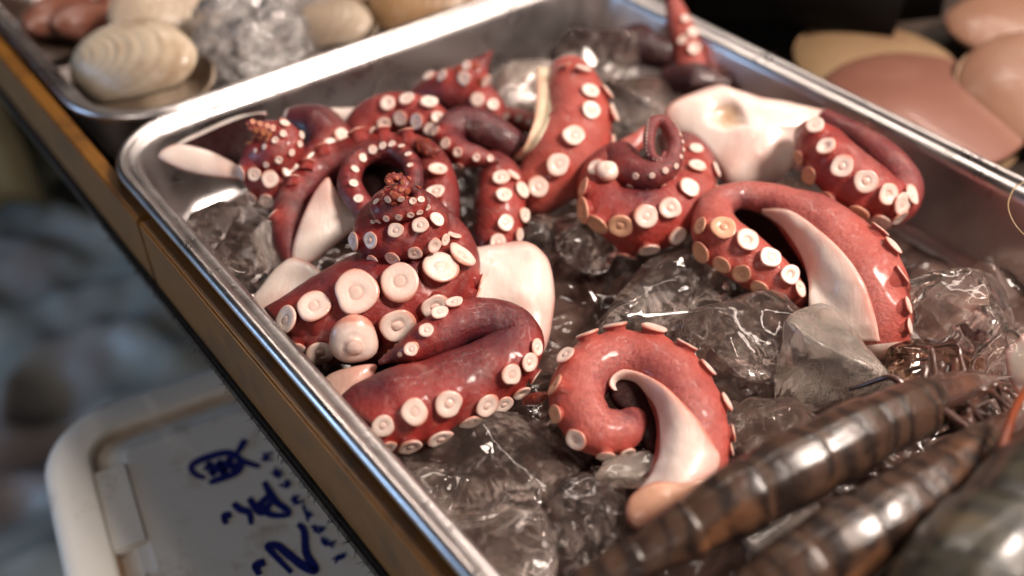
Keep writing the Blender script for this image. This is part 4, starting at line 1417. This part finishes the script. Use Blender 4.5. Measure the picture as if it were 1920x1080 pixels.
CG = 'shellfish in the second tray'
bivalve('clam', 'big cream clam with fine growth rings in the near corner of its tray', 'clam', CG, 258, 130, -12, 142, 0.66, 0.42, 'clam', (32, -10, -18), 14, mat2='clam_grey')
bivalve('clam', 'tan clam lying behind the big cream clam', 'clam', CG, 322, 36, -12, 110, 0.75, 0.40, 'clam_grey', (25, 10, 30), 8)
bivalve('clam', 'grey clam at the far side of the white frosty heap', 'clam', CG, 620, 55, -16, 92, 0.75, 0.40, 'clam_grey', (22, -12, -30), 8)
bivalve('clam', 'brown striped shell nearest the octopus tray wall', 'clam', CG, 795, 14, -18, 105, 0.62, 0.35, 'shell_brown', (35, 0, 10), 8)
bivalve('clam', 'brown shell lying at the top edge of the picture', 'clam', CG, 700, -30, -18, 90, 0.7, 0.35, 'shell_brown', (20, 10, 50), 8)
bivalve('mussel', 'dark red shell on edge at the left side of the clam tray', 'mussel', CG, 108, 28, -16, 88, 0.42, 0.32, 'shell_red', (60, 10, 75), 12)
bivalve('mussel', 'dark brown shell leaning against the big cream clam', 'mussel', CG, 172, 40, -20, 86, 0.42, 0.30, 'shell_red', (70, 20, 60), 10)
bivalve('mussel', 'small red brown shell behind the tan clam at the top edge', 'mussel', CG, 225, -10, -16, 80, 0.42, 0.30, 'shell_red', (50, -20, 80), 10)


for mx_, my_, mz_, mr_, mt_, ml_ in ((40, 30, -24, 80, (20, 0, 120), 'dark shell added as shade in the far left of the clam tray, under the upright red shell'), (95, 95, -34, 78, (10, 10, 60), 'dark shell added as shade against the left wall of the clam tray, left of the big cream clam'),
        (150, 190, -44, 84, (0, 0, 20), 'dark shell added as shade under the big cream clam in the tray corner'), (345, 190, -46, 96, (0, 0, 0), 'dark shell added as shade in the gap to the right of the big cream clam'),
        (560, 130, -46, 100, (4, 0, 10), 'dark shell added as shade under the grey clam and white heap'), (250, 30, -44, 110, (0, 8, 40), 'dark shell added as shade under the tan clam'), (720, 70, -46, 110, (4, 0, 30), 'dark shell added as shade between the grey clam and the brown striped shell')):
    bivalve('mussel', ml_, 'mussel', CG, mx_, my_, mz_, mr_, 0.6, 0.28, 'shell_shade', mt_, 6)  # near-black shells added to stand for the shadows among the others


def heap(label, x, y, z, rx, ry, rz, mat, seed, name='ice_heap', cat='ice', amp=0.5):
    c = at(x, y, z / 1000)
    k = depth(c) / FPX
    bm = bmesh.new()
    bmesh.ops.create_icosphere(bm, subdivisions=5, radius=1)
    off = Vector((seed * 2.3, seed, seed * 0.7))
    for v in bm.verts:
        d = v.co.copy()
        f = 1 + amp * noise.noise(d * 1.6 + off) + amp * 0.6 * abs(noise.noise(d * 3.7 + off)) + amp * 0.25 * noise.noise(d * 9 + off)
        v.co = Vector((d.x * rx * k, d.y * ry * k, d.z * rz * k)) * f
    me = bpy.data.meshes.new(name)
    bm.to_mesh(me)
    bm.free()
    me.materials.append(M[mat])
    me.polygons.foreach_set('use_smooth', [True] * len(me.polygons))
    o = bpy.data.objects.new(name, me)
    C.objects.link(o)
    o.location = c
    return tag(o, label, cat, CG)


M['wet_white'] = plain('wet_white_frost', (0.74, 0.69, 0.64), 0.10, (0.40, 0.33, 0.28), 40, 0.7, 45, 0.010, Coat_Weight=1.0, Coat_Roughness=0.04)
heap('glistening white heap of wet crushed ice between the clams', 492, 95, -14, 105, 95, 85, 'ice_heap', 3)
heap('smaller wet white ice lump at the top edge behind the clams', 440, 10, -20, 90, 80, 70, 'ice_heap', 5)
heap('dark wet gap filler of ice under the grey clam', 590, 120, -34, 130, 80, 50, 'ice', 8)

# ------------------------------------------------------------------ beyond the right rim
M['yellow'] = plain('yellow_board', (0.46, 0.19, 0.022), 0.4, (0.36, 0.13, 0.016), 8)
M['black'] = plain('black_cloth', (0.006, 0.006, 0.006), 0.7, (0.009, 0.008, 0.008), 30, Specular_IOR_Level=0.1)
tag(box('yellow_board', T0 + E1 * (TW + 0.012) - E2 * 0.36, E1, E2, 0.8, 0.30, CZ + 0.001, CZ + 0.012, M['yellow'], None, None, 0.002), 'yellow board lying on the counter behind the scallops', 'board')
SG = 'scallops beyond the right rim'
bivalve('scallop', 'big pink brown scallop with a pale rim just beyond the right rim', 'scallop', SG, 1735, 212, -38, 205, 0.92, 0.20, 'scallop_pink', (4, 4, 40), 5, 0, 'scallop_cream', 0.0)
bivalve('scallop', 'peach scallop lying higher at the right edge', 'scallop', SG, 1955, 165, -24, 150, 0.95, 0.22, 'scallop_peach', (14, -10, 10), 6, 0, 'scallop_cream', 0.0)
bivalve('scallop', 'cream scallop half hidden behind the pink brown one', 'scallop', SG, 1640, 128, -40, 150, 0.85, 0.18, 'scallop_cream', (8, 4, -10), 5, 0, 'scallop_cream', 0.0)
bivalve('scallop', 'orange brown scallop at the top right corner', 'scallop', SG, 1880, 45, -34, 105, 0.8, 0.2, 'scallop_peach', (10, -4, 20), 6, 0, 'scallop_pink', 0.0)


def blob_block(name, label, cat, c, half, rot, mat, amp=0.12, seed=0):
    bm = bmesh.new()
    bmesh.ops.create_cube(bm, size=2)
    bmesh.ops.bevel(bm, geom=bm.edges[:], offset=0.35, segments=4, affect='EDGES')
    bmesh.ops.subdivide_edges(bm, edges=bm.edges[:], cuts=3, use_grid_fill=True)
    rm = Matrix.Rotation(rot, 3, 'Z')
    for v in bm.verts:
        d = v.co * (1 + amp * noise.noise(v.co * 1.3 + Vector((seed, 0, 0))) + amp * 0.4 * noise.noise(v.co * 4))
        v.co = rm @ Vector((d.x * half[0], d.y * half[1], d.z * half[2]))
    me = bpy.data.meshes.new(name)
    bm.to_mesh(me)
    bm.free()
    me.materials.append(mat)
    me.polygons.foreach_set('use_smooth', [True] * len(me.polygons))
    o = bpy.data.objects.new(name, me)
    C.objects.link(o)
    o.location = c
    return tag(o, label, cat)


bc = at(1500, 88, -0.055)
blob_block('black_bag', 'black bag standing on the counter behind the tray corner', 'bag', Vector((bc.x - 0.018, bc.y + 0.030, 0.042)), (0.100, 0.06, 0.105), R(-6), M['black'])

# ------------------------------------------------------------------ white box with blue brush writing, lower left
BZ = -0.125
Cn, Ct, Cl = at(54, 791, BZ), at(375, 685, BZ), at(110, 1080, BZ)
F1 = (Ct - Cn).normalized()
F2 = Vector((F1.y, -F1.x, 0))
M['lid'] = None


def lid_material():
    t = NT('grubby_white_plastic')
    c = t.mix(t.noise(14, 4), (0.74, 0.73, 0.69), (0.62, 0.61, 0.57))
    c = t.mix(t.ramp(t.noise(42, 6, 0.7), [(0.56, 0.0), (0.72, 0.55)]), c, (0.30, 0.20, 0.12))
    groove = t.attr('groove')
    c = t.mix(t.math('MULTIPLY', groove, t.ramp(t.noise(30, 4), [(0.3, 0.15), (0.6, 0.9)])), c, (0.26, 0.14, 0.06))
    s = t.bsdf(Base_Color=c, Roughness=0.38, Subsurface_Weight=0.2, Subsurface_Radius=(1, 1, 0.8), Subsurface_Scale=0.004, Normal=t.bump(t.noise(260, 5), 0.2, 0.0008))
    return t.done(s.outputs[0])


M['lid'] = lid_material()
bx = tag(empty('plastic_box', Vector((Cn.x, Cn.y, BZ - 0.2)) + F1 * 0.13 + F2 * 0.16), 'white plastic box with blue brush writing on its grubby lid', 'box')


def ring_solid(name, prof, w, l, rad, parent, grooves=()):
    rings = [rrect(w, l, i, rad) for i, z in prof]
    n = len(rings[0])
    vs_, fs, gv = [], [], []
    for k, ((i, z), rg) in enumerate(zip(prof, rings)):
        vs_ += [Vector((Cn.x, Cn.y, z)) + F1 * a + F2 * b for a, b in rg]
        gv += [1.0 if k in grooves else 0.0] * n
    for k in range(len(prof) - 1):
        for j in range(n):
            fs.append((k * n + j, k * n + (j + 1) % n, (k + 1) * n + (j + 1) % n, (k + 1) * n + j))
    fs.append(tuple(range(n))[::-1])
    fs.append(tuple((len(prof) - 1) * n + j for j in range(n)))
    o = fix_normals(mesh_obj(name, vs_, fs, M['lid'], parent, parent.location))
    attr(o, 'groove', gv)
    return o


BW, BL = 0.26, 0.34
ring_solid('lid', [(0.004, BZ - 0.026), (0.001, BZ - 0.024), (0.0, BZ - 0.010), (0.0012, BZ - 0.004), (0.004, BZ - 0.001), (0.008, BZ), (0.021, BZ), (0.0225, BZ - 0.0006), (0.0235, BZ - 0.0042), (0.0250, BZ - 0.0052), (0.0300, BZ - 0.0052), (0.0312, BZ - 0.0036), (0.0330, BZ - 0.0030), (0.0370, BZ - 0.0030), (0.0376, BZ - 0.0023), (0.0392, BZ - 0.0023)], BW, BL, 0.040, bx, (8, 9))
ring_solid('tub', [(0.012, BZ - 0.20), (0.005, BZ - 0.0265)], BW, BL, 0.040, bx)
# raised pads on the border, as moulded into the lid
for a0, b0, la, lb in ((0.0085, 0.046, 0.016, 0.050), (0.0085, 0.112, 0.012, 0.08)):
    o = box('moulded_pad', Vector((Cn.x, Cn.y, 0)) + F1 * (a0 + 0.0135) + F2 * b0, F1, F2, la, lb, BZ - 0.0060, BZ - 0.0012, M['lid'], bx, bx.location, 0.0011)
    attr(o, 'groove', [0.0] * len(o.data.vertices))
M['ink'] = plain('blue_ink', (0.010, 0.016, 0.13), 0.4, (0.014, 0.022, 0.17), 120)


def stroke(pl, wpx, z=BZ - 0.0019):
    pts = catmull([Vector((x, y, 0)) for x, y in pl], 8)
    vs_, fs = [], []
    N = len(pts)
    for i, p in enumerate(pts):
        t = (pts[min(i + 1, N - 1)] - pts[max(i - 1, 0)]).normalized()
        q = Vector((-t.y, t.x, 0))
        w = wpx / 2 * (0.55 + 0.45 * math.sin(math.pi * min(1, (i + 1.5) / (N + 1)) ** 0.8)) * (1 + 0.12 * noise.noise(p * 0.2))
        a, b = p + q * w, p - q * w
        vs_ += [at(a.x, a.y, z), at(b.x, b.y, z)]
        if i:
            fs.append((2 * i - 2, 2 * i - 1, 2 * i + 1, 2 * i))
    return vs_, fs


def glyph(strokes, wpx):
    V, F = [], []
    for k, st in enumerate(strokes):
        v, f = stroke([(x / 3, 720 + y / 3) for x, y in st], wpx, BZ - 0.0019 + 0.00003 * k)
        o = len(V)
        V += v
        F += [tuple(o + i for i in q) for q in f]
    return mesh_obj('brush_writing', V, F, M['ink'], bx, bx.location, False)


glyph([[(1460, 465), (1370, 435), (1290, 388), (1180, 408), (1090, 448), (1078, 485), (1110, 515), (1155, 528)], [(1175, 556), (1260, 525), (1335, 495), (1365, 450)],
       [(1150, 485), (1180, 450), (1195, 505), (1240, 440), (1255, 500), (1290, 420), (1310, 480), (1345, 430)], [(1380, 312), (1360, 345), (1330, 395)]], 13.5)
glyph([[(1310, 670), (1350, 705), (1400, 725), (1412, 792)], [(1400, 640), (1440, 690), (1500, 640), (1540, 620)], [(1485, 548), (1510, 600), (1555, 665), (1620, 715), (1612, 745)],
       [(1420, 705), (1470, 690), (1520, 735), (1612, 740)], [(1400, 650), (1460, 720), (1500, 700), (1530, 655)], [(1300, 735), (1262, 745), (1270, 790)]], 14.5)
glyph([[(1675, 785), (1710, 830), (1722, 950), (1772, 1045), (1700, 1020), (1610, 950), (1560, 910), (1505, 915), (1560, 980), (1640, 1062)], [(1490, 1000), (1440, 1025), (1460, 1075)]], 17)
small = []
rs_ = random.Random(4)
for cx_, cy_ in ((x - 95, y + 10) for x, y in ((1590, 400), (1645, 490), (1700, 560), (1765, 640), (1815, 720), (1885, 810), (1935, 890), (2000, 960))):
    for q in range(5):
        a = rs_.uniform(0, 3.14)
        ln = rs_.uniform(16, 36)
        ox, oy = rs_.uniform(-18, 18), rs_.uniform(-18, 18)
        small.append([(cx_ + ox - math.cos(a) * ln, cy_ + oy - math.sin(a) * ln), (cx_ + ox, cy_ + oy + 3), (cx_ + ox + math.cos(a) * ln, cy_ + oy + math.sin(a) * ln)])
glyph(small, 5.5)

# ------------------------------------------------------------------ dark plastic sheeting and a sack on the ground side
def bag_material():
    t = NT('dark_plastic_sheet')
    c = t.mix(t.ramp(t.noise(7, 3), [(0.35, 0.0), (0.65, 1.0)]), (0.30, 0.32, 0.31), (0.42, 0.43, 0.38))
    c = t.mix(t.ramp(t.noise(5, 2, vec=t.coord((1.3, 0.8, 1))), [(0.5, 0.0), (0.68, 1.0)]), c, (0.36, 0.30, 0.28))
    s = t.bsdf(Base_Color=c, Roughness=0.42, Normal=t.bump(t.noise(30, 3), 0.2, 0.003))
    return t.done(s.outputs[0])


M['bag'] = bag_material()
vs_, fs = [], []
nx, ny = 150, 170
for j in range(ny + 1):
    for i in range(nx + 1):
        x, y = -1.15 + 1.15 * i / nx, -0.15 + 1.35 * j / ny
        p = Vector((x, y, 0))
        w = noise.noise_vector(p * 3) * 0.12
        q = p + w
        z = -0.33 + 0.035 * abs(noise.noise(q * 5)) + 0.018 * (1 - abs(noise.noise(q * 11 + Vector((5, 1, 0))))) ** 4 + 0.05 * noise.noise(q * 2.2) + 0.010 * noise.noise(q * 30)
        vs_.append(Vector((x, y, z)))
for j in range(ny):
    for i in range(nx):
        k = j * (nx + 1) + i
        a, b = vs_[k], vs_[k + nx + 2]
        fs.append((k, k + 1, k + nx + 2, k + nx + 1))
# its thickness and hanging skirt down to the ground
o2 = len(vs_)
vs_ += [v - Vector((0, 0, 0.003)) for v in vs_[:o2]]
fs += [tuple(o2 + i for i in reversed(f)) for f in fs[:]]
sheet = mesh_obj('plastic_sheet', vs_, fs, M['bag'], None, Vector((-0.6, 0.5, -0.33)))
tag(sheet, 'crumpled dark plastic sheeting below the counter at the left', 'plastic sheet')
M['sack'] = plain('beige_sack', (0.42, 0.33, 0.17), 0.7, (0.34, 0.27, 0.16), 10)
sc = at(-70, 190, -0.22)
blob_block('sack', 'blurred beige sack at the left edge beside the clam tray', 'sack', sc, (0.07, 0.10, 0.08), 0.4, M['sack'], 0.25, 3)
